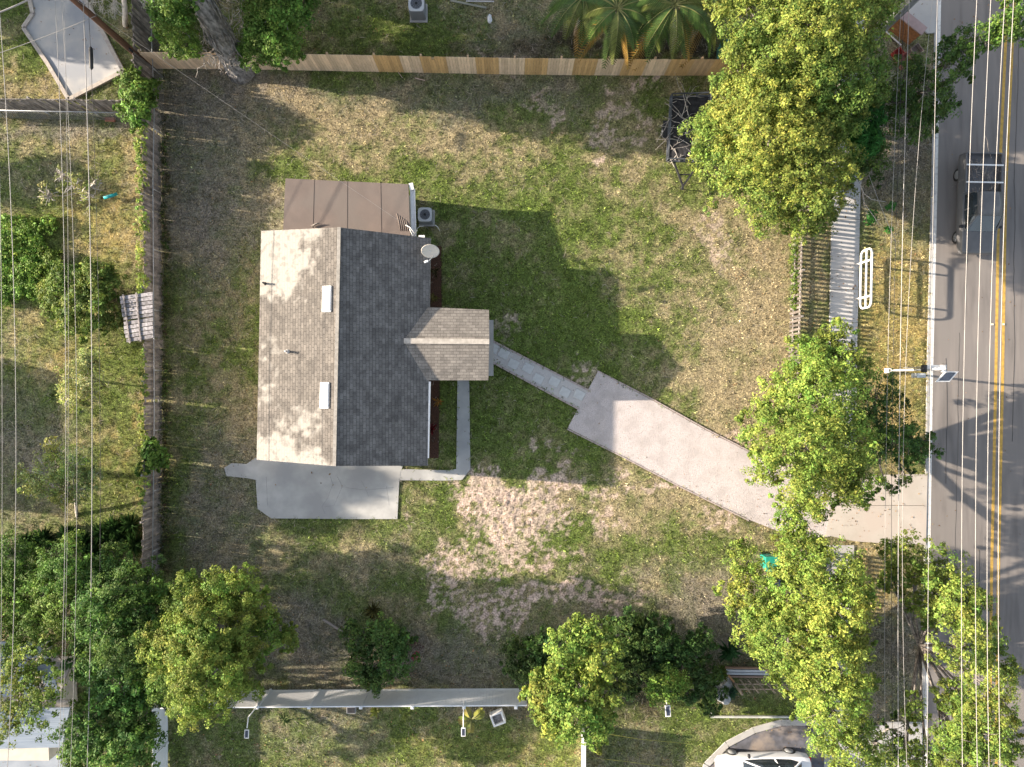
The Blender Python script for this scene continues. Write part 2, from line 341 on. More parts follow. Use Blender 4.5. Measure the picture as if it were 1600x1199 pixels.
# dry stems lying about
ND = 90000
X = RNG.uniform(-29, 29, ND); Y = RNG.uniform(-22, 22, ND); w, c = cover(X, Y)
keep = ~paved(X, Y) & ~inpoly(X, Y, HOUSE_FP) & (RNG.random(ND) < .04 + 1.1 * w[:, 3] + .25 * w[:, 1] + .3 * w[:, 5])
X, Y, w = X[keep], Y[keep], w[keep]; n = len(X); zz = relief(X, Y, w) + RNG.uniform(.02, .06, n); an = RNG.uniform(0, 2 * np.pi, n); l_ = RNG.uniform(.08, .34, n); h_ = RNG.uniform(.005, .011, n)
d = np.stack([np.cos(an), np.sin(an), RNG.normal(0, .08, n)], -1) * l_[:, None] / 2; s_ = np.stack([-np.sin(an), np.cos(an), 0 * an], -1) * h_[:, None]; P = np.stack([X, Y, zz], -1)
bend = s_ * RNG.normal(0, 4, (n, 1))
V2 = np.stack([P - d - s_ * .6, P + bend - s_, P + bend + s_, P - d + s_ * .6], 1).reshape(-1, 3); V3 = np.stack([P + bend - s_, P + d, P + d, P + bend + s_], 1)
V3 = np.stack([P + bend - s_, P + d - s_ * .4, P + d + s_ * .4, P + bend + s_], 1).reshape(-1, 3)
sc = np.array([.46, .40, .33]) * RNG.uniform(.35, 1.15, (n, 1)); K2 = np.repeat(sc, 4, 0)
stems = np_mesh('dry_stems', np.concatenate([V2, V3]), 4, np.arange(n * 8), np.concatenate([K2, K2]))
tag(link_mesh('dry_stems', stems, GRASSM), 'dry straw stems lying in the worn grass', 'straw', kind='stuff')
tag(link_mesh('grass', gm, GRASSM), 'short patchy lawn grass, green and straw coloured', 'grass', kind='stuff')

# fallen leaves
NL = 26000
X = RNG.uniform(-29, 29, NL); Y = RNG.uniform(-22, 22, NL); px_ = X * F / H + 800; py_ = 599.5 - Y * F / H
pr_ = .07 + .9 * sm(1080, 1260, px_) * (1 - sm(1385, 1480, px_)) + .6 * sm(980, 1060, py_) * (px_ < 1100) + .35 * (py_ < 110) + .5 * (np.hypot(px_ - 340, py_ - 1000) < 130)
keep = (RNG.random(NL) < pr_) & (fbm(X, Y, 1.3, 81) > .42) & ~inpoly(X, Y, HOUSE_FP); X, Y = X[keep], Y[keep]; n = len(X)
zz = np.where(paved(X, Y), .075, relief(X, Y, cover(X, Y)[0]) + .03); zz = np.where(X * F / H + 800 > 1450, .02, zz)
LITTER = (X, Y, zz)
# ------------------------------------------------------------------ paving
def sheet(name, poly, z, m, t=.08):
    o = MB().prism(list(poly), z - t, z).build(name, m); return tag(o, kind='structure')
ASPHM = mat('asphalt', (.225, .202, .185), (.155, .141, .131), scale=1.1, rough=.9, bump=.004, bscale=90, c3=(.20, .182, .168), s3=.7, stretch=(2.2, .25, 1), detail=10)
YEL = mat('yellow_paint', (.55, .34, .07), (.36, .23, .06), scale=5, rough=.7, bump=.001)
WPAINT = mat('white_paint', (.68, .66, .62), (.42, .40, .38), scale=6, rough=.7, lo=.25, hi=.5)
rl = [tuple(G(x, y)[:2]) for x, y in EDGE]; rr = [(x + 8.2, y) for x, y in rl]
ext = lambda L: [(L[0][0] + 6.5, L[0][1] + 300)] + L + [(L[-1][0] - 5.5, L[-1][1] - 300)]
sheet('road', ext(rl) + ext(rr)[::-1], .0, ASPHM, .12)
sheet('road_gutter', [(p[0] - .14, p[1]) for p in ext(rl)] + [(p[0] - .003, p[1]) for p in ext(rl)[::-1]], .02, CONC, .12)
def line(name, off, wdt, m, z=.004):
    L = ext([(x + off, y) for x, y in rl]); return sheet(name, L + [(x + wdt, y) for x, y in L[::-1]], z, m, .003)
line('road_edge_line', .02, .17, WPAINT)
yc = [(x, y) for x, y in [(1595, -300), (1572, 0), (1558.5, 300), (1553.5, 600), (1547, 900), (1540, 1500)]]
for dx, in ((0,), (10.6,)):
    L = ext([tuple(G(x + dx, y)[:2]) for x, y in yc]); sheet('road_centre_line', L + [(x + .155, y) for x, y in L[::-1]], .004, YEL, .003)
sheet('road_edge_line', [(p[0] + 7.6, p[1]) for p in ext(rl)] + [(p[0] + 7.75, p[1]) for p in ext(rl)[::-1]], .004, WPAINT, .003)
for x in (1551, 1568.5):
    MB().box(G(x, 507, .02), (.11, .10, .035), col=(1, 1, 1)).build('road_reflector', mat('reflector', (.7, .66, .5), rough=.3), org=G(x, 507, 0), bevel=.01)
    tag(bpy.context.scene.objects[-1] if False else list(COL.objects)[-1], ('small raised road reflector on the left edge of the double yellow line', 'small raised road reflector right of the double yellow line')[x > 1560], 'road reflector', 'raised reflectors by the double yellow line')
CRM = mat('road_crack_seal', (.055, .052, .05), rough=.8)
for k_, (x, y0, y1) in enumerate([(1499, 520, 1230), (1512, 250, 520), (1478, 560, 760), (1592, 60, 700), (1530, 860, 1150)]):
    ys_ = np.arange(y0, y1, 14.); xs_ = x + np.cumsum(RNG.normal(0, .55, len(ys_))) - (ys_ - y0) * .016
    tag(MB().tube([G(a, b, .001) for a, b in zip(xs_, ys_)], RNG.uniform(.008, .014), 4).build('road_crack', CRM), kind='structure')
# pavement, split at its joints
def cells(name, L, Rr, ys, z, m):
    for a, b in zip(ys[:-1], ys[1:]):
        lx = lambda y, P: np.interp(y, [p[1] for p in P], [p[0] for p in P])
        q = [(lx(a, L), a), (lx(a, Rr), a), (lx(b - .7, Rr), b - .7), (lx(b - .7, L), b - .7)]
        sheet(name, T(q), z, m, .1)
cells('pavement', [(1319, -200), (1306, 100), (1299, 350), (1295, 540), (1293, 752)], [(1360, -200), (1347, 100), (1344, 300), (1338.5, 540), (1336, 742)],
      [-200, -120, -40, 40, 100, 160, 220, 273, 344, 424, 453, 505, 560, 640, 700, 743], .05, mat('sidewalk_concrete', (.47, .46, .45), (.40, .39, .38), scale=1.5, rough=.9, bump=.003, bscale=60))
cells('pavement', [(1292, 852), (1286, 1260)], [(1334, 852), (1328, 1260)], [852, 930, 1010, 1090, 1170, 1250], .05, CONC)
AP = mat('driveway_concrete', (.46, .415, .365), (.40, .36, .31), scale=1.0, rough=.9, bump=.003, bscale=50, c3=(.44, .38, .33), s3=.6)
sheet('driveway_apron', T([(1306, 752), (1380, 742), (1448.5, 741), (1447.6, 789.6), (1334, 789.6), (1297, 789.6)]), .045, AP)
sheet('driveway_apron', T([(1297, 790.3), (1334, 790.3), (1447.6, 790.3), (1446, 851), (1383, 849), (1336, 846), (1290, 836)]), .045, AP)
GRAV = mat('crushed_shell', (.54, .49, .475), (.36, .325, .315), scale=24, rough=.95, bump=.03, bscale=26, c3=(.42, .38, .365), s3=1.2, detail=8, lo=.3, hi=.55)
sheet('gravel_driveway', GRAVEL, .04, GRAV, .12)
# loose stones on the gravel
NS = 46000
gxm = np.array(GRAVEL); sx = RNG.uniform(gxm[:, 0].min(), gxm[:, 0].max(), NS); sy = RNG.uniform(gxm[:, 1].min(), gxm[:, 1].max(), NS)
ok = inpoly(sx, sy, GRAVEL); sx, sy = sx[ok], sy[ok]; n = len(sx); r = RNG.uniform(.008, .024, n)
oc = np.array([[1, 0, 0], [0, 1, 0], [-1, 0, 0], [0, -1, 0], [0, 0, .8]])
jit = RNG.uniform(.6, 1.3, (n, 5, 1)); V = np.stack([sx, sy, np.full(n, .038)], -1)[:, None, :] + oc[None] * r[:, None, None] * jit
fi = np.array([[0, 1, 4], [1, 2, 4], [2, 3, 4], [3, 0, 4]]); idx = (np.arange(n)[:, None, None] * 5 + fi[None]).ravel()
tag(link_mesh('gravel', np_mesh('gravel', V.reshape(-1, 3), 3, idx, np.repeat(RNG.uniform(.7, 1.15, (n, 1)) * np.array([[1, .96, .93]]), 5, 0)), mat('shell_stone', (.54, .50, .48), (.48, .44, .42), rough=.9, tint=True)), 'loose white crushed shell scattered over the driveway', 'gravel', kind='stuff')
sheet('paved_walkway', WALK, .03, mat('walk_gravel', (.51, .485, .465), (.43, .41, .39), scale=30, rough=.95, bump=.02, bscale=30), .1)
EDGM = mat('brick_edging', (.42, .35, .32), (.32, .27, .25), scale=10, rough=.9, bump=.003)
def edging(pts, label, wdt=.09, h=.07, m=EDGM):
    mb = MB(); P = [G(x, y, .03) for x, y in pts]
    for a, b in zip(P[:-1], P[1:]):
        d = np.linalg.norm(b - a); k = max(1, int(d / .4))
        for i in range(k):
            p0 = a + (b - a) * (i + .03) / k; p1 = a + (b - a) * (i + .97) / k
            j = random.uniform(-.01, .01); mb.bar(p0 + [0, 0, j], p1 + [0, 0, j], wdt, h)
    o = mb.build('garden_edging', m, org=G(*pts[0])); return tag(o, label, 'edging', 'brick edging strips')
edging([(764, 530), (923, 612)], 'thin pinkish edging strip along the upper side of the stepping stone walk')
edging([(764, 563.5), (905, 640)], 'thin pinkish edging strip along the lower side of the stepping stone walk')
edging([(933, 579.5), (1011, 619.5), (1101, 669.5), (1180, 710)], 'long edging strip on the upper side of the white gravel driveway', .07)
edging([(886, 670.5), (960, 707.5), (1060, 759.5), (1170, 813.5)], 'long edging strip on the lower side of the white gravel driveway', .07)
PAVM = mat('paver', (.50, .505, .495), (.45, .455, .445), scale=5, rough=.85)
tm = math.atan2(-(613 - 531), 158)
for i, (x, y, t) in enumerate([(772, 545, 0), (787, 553, 1), (802, 569, 0), (825, 575.5, 1), (841, 592, 0), (866, 596.5, 1), (882.5, 613, 0), (905, 617, 1)]):
    o = MB().box(G(x, y, .047), (.55 if i else .4, .47, .05), tm).build('stepping_stone', PAVM, org=G(x, y, .03), bevel=.008)
    names = ['smallest pale stepping stone, tucked against the porch roof edge', 'pale stepping stone second from the porch', 'pale stepping stone third from the porch', 'pale stepping stone fourth from the porch',
             'pale stepping stone fourth from the gravel driveway', 'pale stepping stone third from the gravel driveway', 'pale stepping stone second from the gravel driveway', 'pale stepping stone touching the start of the gravel driveway']
    tag(o, names[i], 'stepping stone', 'square stepping stones of the front walk')
PAT = mat('patio_concrete', (.44, .44, .425), (.36, .36, .35), scale=1.6, rough=.88, bump=.002, bscale=60, c3=(.32, .32, .315), s3=.5, detail=10)
sheet('patio', PATIO, .05, PAT); sheet('side_path', SIDE, .044, PAT)
crk = MB()
for pts in ([(527, 745), (535, 760), (522, 790), (508, 792)], [(516, 745), (520, 757), (512, 778), (503, 792), (508, 803)], [(565, 752), (573, 768), (576, 776)], [(604, 760), (608, 790)], [(416, 745), (418, 790)], [(540, 762), (570, 766), (615, 762)]):
    crk.tube([G(x, y, .049) for x, y in pts], .006, 4)
tag(crk.build('patio_cracks', mat('crack', (.22, .22, .22), rough=1)), kind='structure')
sheet('concrete_slab', SLAB, .06, mat('slab_concrete', (.50, .47, .43), (.36, .36, .36), scale=1.1, rough=.9, bump=.004, bscale=40, c3=(.30, .31, .33), s3=.5))
KM = mat('slab_kerb', (.48, .43, .37), (.36, .32, .29), scale=5, rough=.95, bump=.01)
for pts in ([(37, 44), (75, 100), (108, 156)], [(108, 156), (193, 112)], [(193, 112), (150, 30), (118, -30)], [(40, -30), (52, 22), (37, 44)]):
    mb = MB()
    for a, b in zip(pts[:-1], pts[1:]): mb.bar(G(*a, .06), G(*b, .06), .20, .16)
    tag(mb.build('slab_kerb', KM), kind='structure')
sheet('round_driveway', ASPH, .04, mat('dark_pavers', (.13, .13, .15), (.08, .08, .09), scale=3, rough=.85, bump=.004, bscale=40, c3=(.26, .22, .19), s3=.9))
mb = MB(); arc = [(1092, 1232), (1104, 1195), (1136, 1163), (1178, 1141), (1221, 1129), (1290, 1129)]
for a, b in zip(arc[:-1], arc[1:]): mb.bar(G(*a, .045), G(*b, .045), .32, .06)
tag(mb.build('driveway_border', CONC), kind='structure')
sheet('corner_pavement', LOT, .05, CONC)
sheet('front_driveway', FRONTW, .045, CONC); sheet('back_driveway', GREYL, .05, mat('blue_concrete', (.30, .33, .37), (.22, .25, .29), scale=1, rough=.9))
MULCHM = mat('mulch', (.11, .055, .035), (.04, .022, .016), scale=25, rough=1, bump=.04, bscale=25)
for m_ in MULCH: sheet('mulch_bed', m_, .03, MULCHM)

# ------------------------------------------------------------------ the house
def roofmat(name, a, b, wear, rowaxis='x', row=.145):
    m = mat(name, a, b, scale=2.2, rough=.92)
    N = m.node_tree.nodes; L = m.node_tree.links; P = N['Principled BSDF']
    base = P.inputs['Base Color'].links[0].from_socket
    tc = N.new('ShaderNodeTexCoord'); mp = N.new('ShaderNodeMapping')
    if rowaxis == 'x': mp.inputs['Rotation'].default_value = (0, 0, R(90))
    L.new(tc.outputs['Object'], mp.inputs[0])
    br = N.new('ShaderNodeTexBrick'); br.offset = .5; br.inputs['Scale'].default_value = 1.0; br.inputs['Brick Width'].default_value = .31; br.inputs['Row Height'].default_value = row
    br.inputs['Mortar Size'].default_value = .011; br.inputs['Mortar Smooth'].default_value = .4; br.inputs['Bias'].default_value = 0
    br.inputs['Color1'].default_value = (.80, .80, .80, 1); br.inputs['Color2'].default_value = (1.14, 1.14, 1.14, 1); br.inputs['Mortar'].default_value = (.5, .5, .5, 1)
    L.new(mp.outputs[0], br.inputs['Vector'])
    x = N.new('ShaderNodeMix'); x.data_type = 'RGBA'; x.blend_type = 'MULTIPLY'; x.inputs[0].default_value = 1
    L.new(base, x.inputs[6]); L.new(br.outputs[0], x.inputs[7]); out = x.outputs[2]
    # granular speckle
    n = N.new('ShaderNodeTexNoise'); n.inputs['Scale'].default_value = 45; n.inputs['Detail'].default_value = 4; L.new(tc.outputs['Object'], n.inputs['Vector'])
    r = N.new('ShaderNodeMapRange'); r.inputs[1].default_value = .3; r.inputs[2].default_value = .7; r.inputs[3].default_value = .72; r.inputs[4].default_value = 1.25; L.new(n.outputs['Fac'], r.inputs[0])
    y = N.new('ShaderNodeMix'); y.data_type = 'RGBA'; y.blend_type = 'MULTIPLY'; y.inputs[0].default_value = 1; L.new(out, y.inputs[6]); L.new(r.outputs[0], y.inputs[7]); out = y.outputs[2]
    if wear:
        at = N.new('ShaderNodeVertexColor'); at.layer_name = 'tint'; sp = N.new('ShaderNodeSeparateColor'); L.new(at.outputs[0], sp.inputs[0])
        k = N.new('ShaderNodeTexNoise'); k.inputs['Scale'].default_value = 3; k.inputs['Detail'].default_value = 5; L.new(tc.outputs['Object'], k.inputs['Vector'])
        rr_ = N.new('ShaderNodeValToRGB'); rr_.color_ramp.elements[0].color = (.22, .207, .187, 1); rr_.color_ramp.elements[1].color = (.30, .282, .252, 1)
        rr_.color_ramp.elements[0].position = .38; rr_.color_ramp.elements[1].position = .5; L.new(k.outputs['Fac'], rr_.inputs[0])
        z = N.new('ShaderNodeMix'); z.data_type = 'RGBA'; L.new(sp.outputs[0], z.inputs[0]); L.new(out, z.inputs[6]); L.new(rr_.outputs[0], z.inputs[7]); out = z.outputs[2]
    L.new(out, P.inputs['Base Color'])
    b = N.new('ShaderNodeBump'); b.inputs['Distance'].default_value = .006; L.new(br.outputs['Fac'], b.inputs['Height']); b.invert = True; L.new(b.outputs[0], P.inputs['Normal'])
    return m
ZE, ZR = 2.95, 4.4
nw, sw = G(408, 361, ZE), G(401, 718.5, ZE); ne, se = G(673, 372.5, ZE), G(668, 728, ZE)
rn, rs = G(530, 355.5, ZR), G(522.5, 728.5, ZR)
hc = (nw + sw + ne + se) / 4; hc[2] = 0
house = thing('house', hc, 'single storey gabled house with grey shingle roof, pale worn west slope and front porch gable', 'house')
RW = roofmat('shingle_west', (.165, .148, .130), (.115, .104, .093), True)
RE_ = roofmat('shingle_east', (.180, .170, .160), (.115, .108, .102), False)
RP = roofmat('shingle_porch', (.24, .218, .192), (.18, .163, .145), False, 'y')
def patch(name, a, b, c, d, m, nu, nv, wearf=None, t=.0, up=None):
    "grid between corners a-b (u) and d-c (v)"
    u = np.linspace(0, 1, nu)[:, None, None]; v = np.linspace(0, 1, nv)[None, :, None]
    Pg = a * (1 - u) * (1 - v) + b * u * (1 - v) + c * u * v + d * (1 - u) * v
    Pg = Pg.reshape(-1, 3)
    I = (np.arange(nu - 1)[:, None] * nv + np.arange(nv - 1)[None, :]); idx = np.stack([I, I + nv, I + nv + 1, I + 1], -1)
    nrm = np.cross(b - a, d - a)
    if nrm[2] < 0: idx = idx[..., ::-1]
    col = np.zeros((len(Pg), 3)) if wearf is None else np.repeat(wearf(Pg)[:, None], 3, 1)
    o = link_mesh(name, np_mesh(name, Pg - ORG[up.name], 4, idx.ravel(), col), m, up)
    s = o.modifiers.new('solid', 'SOLIDIFY'); s.thickness = .09; s.offset = -1
    return o
def wear(Pg):
    k = F / (H - Pg[:, 2]); px = Pg[:, 0] * k + 800; py = 599.5 - Pg[:, 1] * k
    n = (fbm(Pg[:, 0], Pg[:, 1], 1.1, 61, 5) - .5); n2 = (fbm(Pg[:, 0], Pg[:, 1], 3, 62, 4) - .5)
    d1 = np.minimum(470 - py - .25 * np.abs(px - 450) + n * 60, 500 - .30 * (py - 360) - px + n * 55) / 12
    d1 = np.where(py < 480, d1, -3)
    d2 = (py - 668 - .42 * (px - 401) + n * 50) / 10
    d3 = (1 - ((px - 470) / 28) ** 2 - ((py - 660) / 20) ** 2) * .8 + n * 3
    d4 = (1 - ((px - 415) / 18) ** 2 - ((py - 600) / 50) ** 2) * .5 + n * 3 - .5
    ws = np.maximum.reduce([d1, d2, d3 * .8, d4 * .6]) + n2 * 3.2
    return np.clip(sm(-.4, 1.0, ws) * .95, 0, 1)
west = patch('roof', nw, rn, rs, sw, RW, 70, 180, wear, up=house); tag(west, 'sunlit west roof slope with pale bare patches')
east = patch('roof', rn, ne, se, rs, RE_, 12, 30, up=house); tag(east, 'shaded dark grey east roof slope')
mb = MB(); mb.bar(rn + [0, 0, .02], rs + [0, 0, .02], .16, .05); mb.build('ridge_cap', mat('ridge_cap', (.36, .33, .29), (.26, .24, .21), scale=6, rough=.9), house)
# walls: gabled box
SIDM = mat('stucco', (.55, .50, .42), (.48, .44, .37), scale=3, rough=.9, bump=.004, bscale=40)
def lerp(a, b, t): return a + (b - a) * t
ins = .055
A_, B_, C_, D_ = [lerp(lerp(nw, ne, u), lerp(sw, se, u), v) for u, v in ((ins, .008), (1 - ins, .008), (1 - ins, .992), (ins, .992))]
ap1 = lerp(A_, B_, .46); ap2 = lerp(D_, C_, .46); hh = ZR - .14
vs = []
for p in (A_, B_, C_, D_): vs.append((p[0], p[1], 0))
for p in (A_, B_, C_, D_): vs.append((p[0], p[1], ZE + .02))
vs += [(ap1[0], ap1[1], hh), (ap2[0], ap2[1], hh)]
walls = MB().add(vs, [(0, 4, 8, 5, 1), (2, 6, 9, 7, 3), (1, 5, 6, 2), (3, 7, 4, 0), (4, 7, 9, 8), (8, 9, 6, 5)]).build('walls', SIDM, house)
TRIM = mat('white_trim', (.44, .42, .39), (.38, .36, .34), scale=3, rough=.5)
f = MB()
f.bar(lerp(ne, se, 0) + [-.04, 0, -.16], lerp(ne, se, 1) + [-.04, 0, -.16], .05, .13); f.bar(nw + [.04, 0, -.16], sw + [.04, 0, -.16], .05, .13)
for a, r_, b, s_ in ((nw, rn, ne, 1), (sw, rs, se, -1)):
    f.bar(a + [0, -.04 * s_, -.16], r_ + [0, -.04 * s_, -.16], .04, .13); f.bar(r_ + [0, -.04 * s_, -.16], b + [0, -.04 * s_, -.16], .04, .13)
f.build('fascia', TRIM, house)
def window(host, p, w_, h_, axis):
    d = (.08, w_, h_) if axis == 'x' else (w_, .08, h_)
    fr = MB()
    for s_ in (-1, 1):
        if axis == 'x': fr.box(p + [0, s_ * (w_ / 2), 0], (.10, .08, h_ + .08)); fr.box(p + [0, 0, s_ * h_ / 2], (.099, w_ - .08, .08))
        else: fr.box(p + [s_ * (w_ / 2), 0, 0], (.08, .10, h_ + .08)); fr.box(p + [0, 0, s_ * h_ / 2], (w_ - .08, .099, .08))
    o = fr.build('window', TRIM, host)
    g = MB().box(p, (.04, w_ - .08, h_ - .08) if axis == 'x' else (w_ - .08, .04, h_ - .08)).build('pane', GLASS, o)
for t in (.15, .85):
    window(house, lerp(B_, C_, t) * [1, 1, 0] + [.02, 0, 1.5], 1.3, 1.1, 'x'); window(house, lerp(A_, D_, t) * [1, 1, 0] + [-.02, 0, 1.5], 1.2, 1.0, 'x')
window(house, lerp(D_, C_, .25) * [1, 1, 0] + [0, -.02, 1.5], 1.2, 1.0, 'y')
p = lerp(D_, C_, .7) * [1, 1, 0] + [0, -.03, 1.05]; d_ = MB().box(p, (.95, .07, 2.05)).build('door', TRIM, house); MB().box(p + [.38, -.06, 0], (.05, .06, .05)).build('handle', GALV, d_)
p = lerp(B_, C_, .46) * [1, 1, 0] + [.03, 0, 1.05]; d_ = MB().box(p, (.07, .95, 2.05)).build('door', TRIM, house); MB().box(p + [.06, .38, 0], (.06, .05, .05)).build('handle', GALV, d_)
# skylights and vents
for (x, y) in ((511.5, 467.5), (508, 618)):
    pz = 4.22; c0 = G(x, y, pz); sl_ = math.atan2(ZR - ZE, 4.2)
    m_ = MB().box(c0 + [0, 0, -.03], (.50, 1.25, .20), R(-1.1), ry=-sl_).build('skylight', WHITEM, house, bevel=.03)
    MB().box(c0 + [-.01, 0, .075], (.38, 1.12, .03), R(-1.1), ry=-sl_).build('pane', mat('skylight_dome', (.80, .80, .78), (.76, .76, .74), rough=.3), m_, bevel=.01)
for (x, y, z, r_) in ((415, 443.5, 3.05, .05), (449, 549.5, 3.55, .055)):
    p = G(x, y, z); MB().lathe(p + [0, 0, -.2], [(.11, 0), (.10, .19), (r_, .24), (r_, .55), (r_ * .8, .56)], 12).build('vent_pipe', mat('vent', (.6, .58, .55), rough=.5) if r_ > .051 else BLACKM, house)
# porch
PZ, PR = 2.86, 3.27
pn, ps_ = G(764, 484.5, PZ), G(763, 594.5, PZ); pr = G(764.5, 534, PR); pj = G(631, 533, 3.37)
vn, vs_ = G(671, 480, 2.98), G(671, 594.5, 2.98)
q = MB().slab([pj + [-.05, 0, .0], vn + [-.12, 0, .0], pn, pr], .09).build('porch_roof', RP, house); tag(q, 'small porch gable, north slope')
q = MB().slab([pj + [-.05, 0, .0], pr, ps_, vs_ + [-.12, 0, .0]], .09).build('porch_roof', RP, house)
mb = MB(); mb.bar(pj + [0, 0, .02], pr + [0, 0, .02], .26, .04); mb.build('ridge_cap', mat('ridge_cap_pale', (.46, .42, .37), (.34, .31, .27), scale=6, rough=.9), house)
mb = MB(); mb.bar(pn + [-.04, -.05, -.155], pr + [-.04, 0, -.155], .04, .13); mb.bar(pr + [-.04, 0, -.155], ps_ + [-.04, .05, -.155], .04, .13); mb.bar(vn + [0, -.04, -.16], pn + [-.1, -.04, -.16], .04, .13); mb.bar(vs_ + [0, .04, -.16], ps_ + [-.1, .04, -.16], .04, .13); mb.build('fascia', TRIM, house)
for p in (pn, ps_):
    s_ = -1 if p[1] > ps_[1] + 1 else 1
    MB().box((p[0] - .3, p[1] + .25 * s_, 1.38), (.14, .14, 2.76)).build('porch_post', TRIM, house, bevel=.01)
MB().box(((vn[0] + pn[0]) / 2 + .1, (pn[1] + ps_[1]) / 2, .08), (abs(pn[0] - vn[0]) + .1, abs(pn[1] - ps_[1]) - .5, .16)).build('porch_slab', CONC, house, bevel=.01)
# white gutter on the front eave, south of the porch
MB().bar(G(671.5, 596.5, 2.9), G(668.8, 716, 2.9), .10, .10).build('gutter', WHITEM, house)
# flat brown back roof
l1, l2, l3, l4 = G(446, 279, 2.3), G(638, 288, 2.3), G(641, 373.5, 2.62), G(442, 366, 2.62)
BRN = mat('brown_membrane', (.165, .130, .112), (.135, .108, .095), scale=1.2, rough=.75, bump=.012, bscale=1.6, c3=(.15, .125, .11), s3=.5)
MB().slab([l1, l2, l3, l4], .12).build('flat_roof', BRN, house)
SEAM = mat('seam', (.075, .06, .052))
for t in (.235, .505, .775): MB().bar(lerp(l1, l2, t) + [0, 0, .004], lerp(l4, l3, t) + [0, 0, .004], .010, .010).build('roof_seam', SEAM, house)

mb = MB()
for i in range(5):
    a = lerp(lerp(l1, l2, .90 + .018 * i), lerp(l4, l3, .90 + .018 * i), .55 + .03 * i); b = lerp(lerp(l1, l2, .925 + .015 * i), lerp(l4, l3, .925 + .015 * i), .86)
    mb.tube([a + [0, 0, -.01], lerp(a, b, .5) + [.02, 0, .02], b + [0, 0, -.01]], .03, 8)
mb.build('roof_wrinkle', BRN, house)
fl = [lerp(lerp(l1, l2, u), lerp(l4, l3, u), v) for u, v in ((.03, .05), (.97, .05), (.97, .95), (.03, .95))]
MB().prism([tuple(p[:2]) for p in fl], 0, 2.14).build('back_walls', SIDM, house)
# white drain trough beside it
o = MB(); o.bar(G(644.5, 296, 2.1), G(646.5, 372, 2.25), .24, .08); o.bar(G(641.6, 296, 2.17), G(643.6, 372, 2.32), .025, .12); o.bar(G(648.2, 296, 2.17), G(650.2, 372, 2.32), .025, .12)
o.build('trough', WHITEM, house)
MB().box(G(643, 292, 2.22), (.22, .35, .12), R(10)).build('downspout_head', WHITEM, house, bevel=.01)
o = MB(); o.tube([G(634, 352, 2.65), G(641, 356, 2.75), G(648, 365, 2.8)], .025, 6); o.tube([G(640, 358, 2.6), G(645, 370, 2.9), G(652, 360, 2.6)], .02, 6); o.box(G(659, 370, 2.95), (.30, .12, .1)); o.build('service_mast', WHITEM, house)
# stick on the flat roof
tag(MB().tube([G(487, 354, 2.66), G(494, 350, 2.68), G(499, 349, 2.7)], [.05, .045, .02], 7).build('fallen_branch', BARK, org=G(487, 354, 2.66)), 'short broken stick lying on the brown flat roof by the gable', 'branch')
# satellite dish
dp = G(671, 392, 3.0); dish = thing('satellite_dish', dp - [0, 0, .1], 'white oval satellite dish on the front corner of the roof', 'satellite dish')
dc = G(672.5, 393, 3.62); nrm = Vector((.15, -.62, .77)).normalized(); ex = Vector((.93, -.30, 0)); ex = (ex - nrm * ex.dot(nrm)).normalized(); ey = nrm.cross(ex)
vs, fs = [], []; nr = 6; na = 28
for i in range(nr + 1):
    for k in range(na):
        t = i / nr; a = 2 * math.pi * k / na
        vs.append(Vector(tuple(dc)) + ex * (.44 * t * math.cos(a)) + ey * (.36 * t * math.sin(a)) + nrm * (.09 * (t * t - 1)))
fs = [(i * na + k, (i + 1) * na + k, (i + 1) * na + (k + 1) % na, i * na + (k + 1) % na) for i in range(nr) for k in range(na)]
d = MB().add(vs, fs, smooth=True).build('reflector', mat('dish_face', (.62, .56, .47), (.58, .52, .44), rough=.5), dish)
s_ = d.modifiers.new('solid', 'SOLIDIFY'); s_.thickness = .02
MB().tube([dc - np.array(nrm) * .1, G(668, 402, 3.2), dp + [-.05, -.1, .0]], .028, 8).build('mast', WHITEM, dish)
MB().tube([G(677, 401, 3.45), G(671, 407, 3.7), G(666, 409, 3.9)], .018, 8).build('feed_arm', WHITEM, dish)
MB().box(G(666, 409, 3.92), (.2, .1, .1), R(20)).build('feed_horn', WHITEM, dish, bevel=.02)

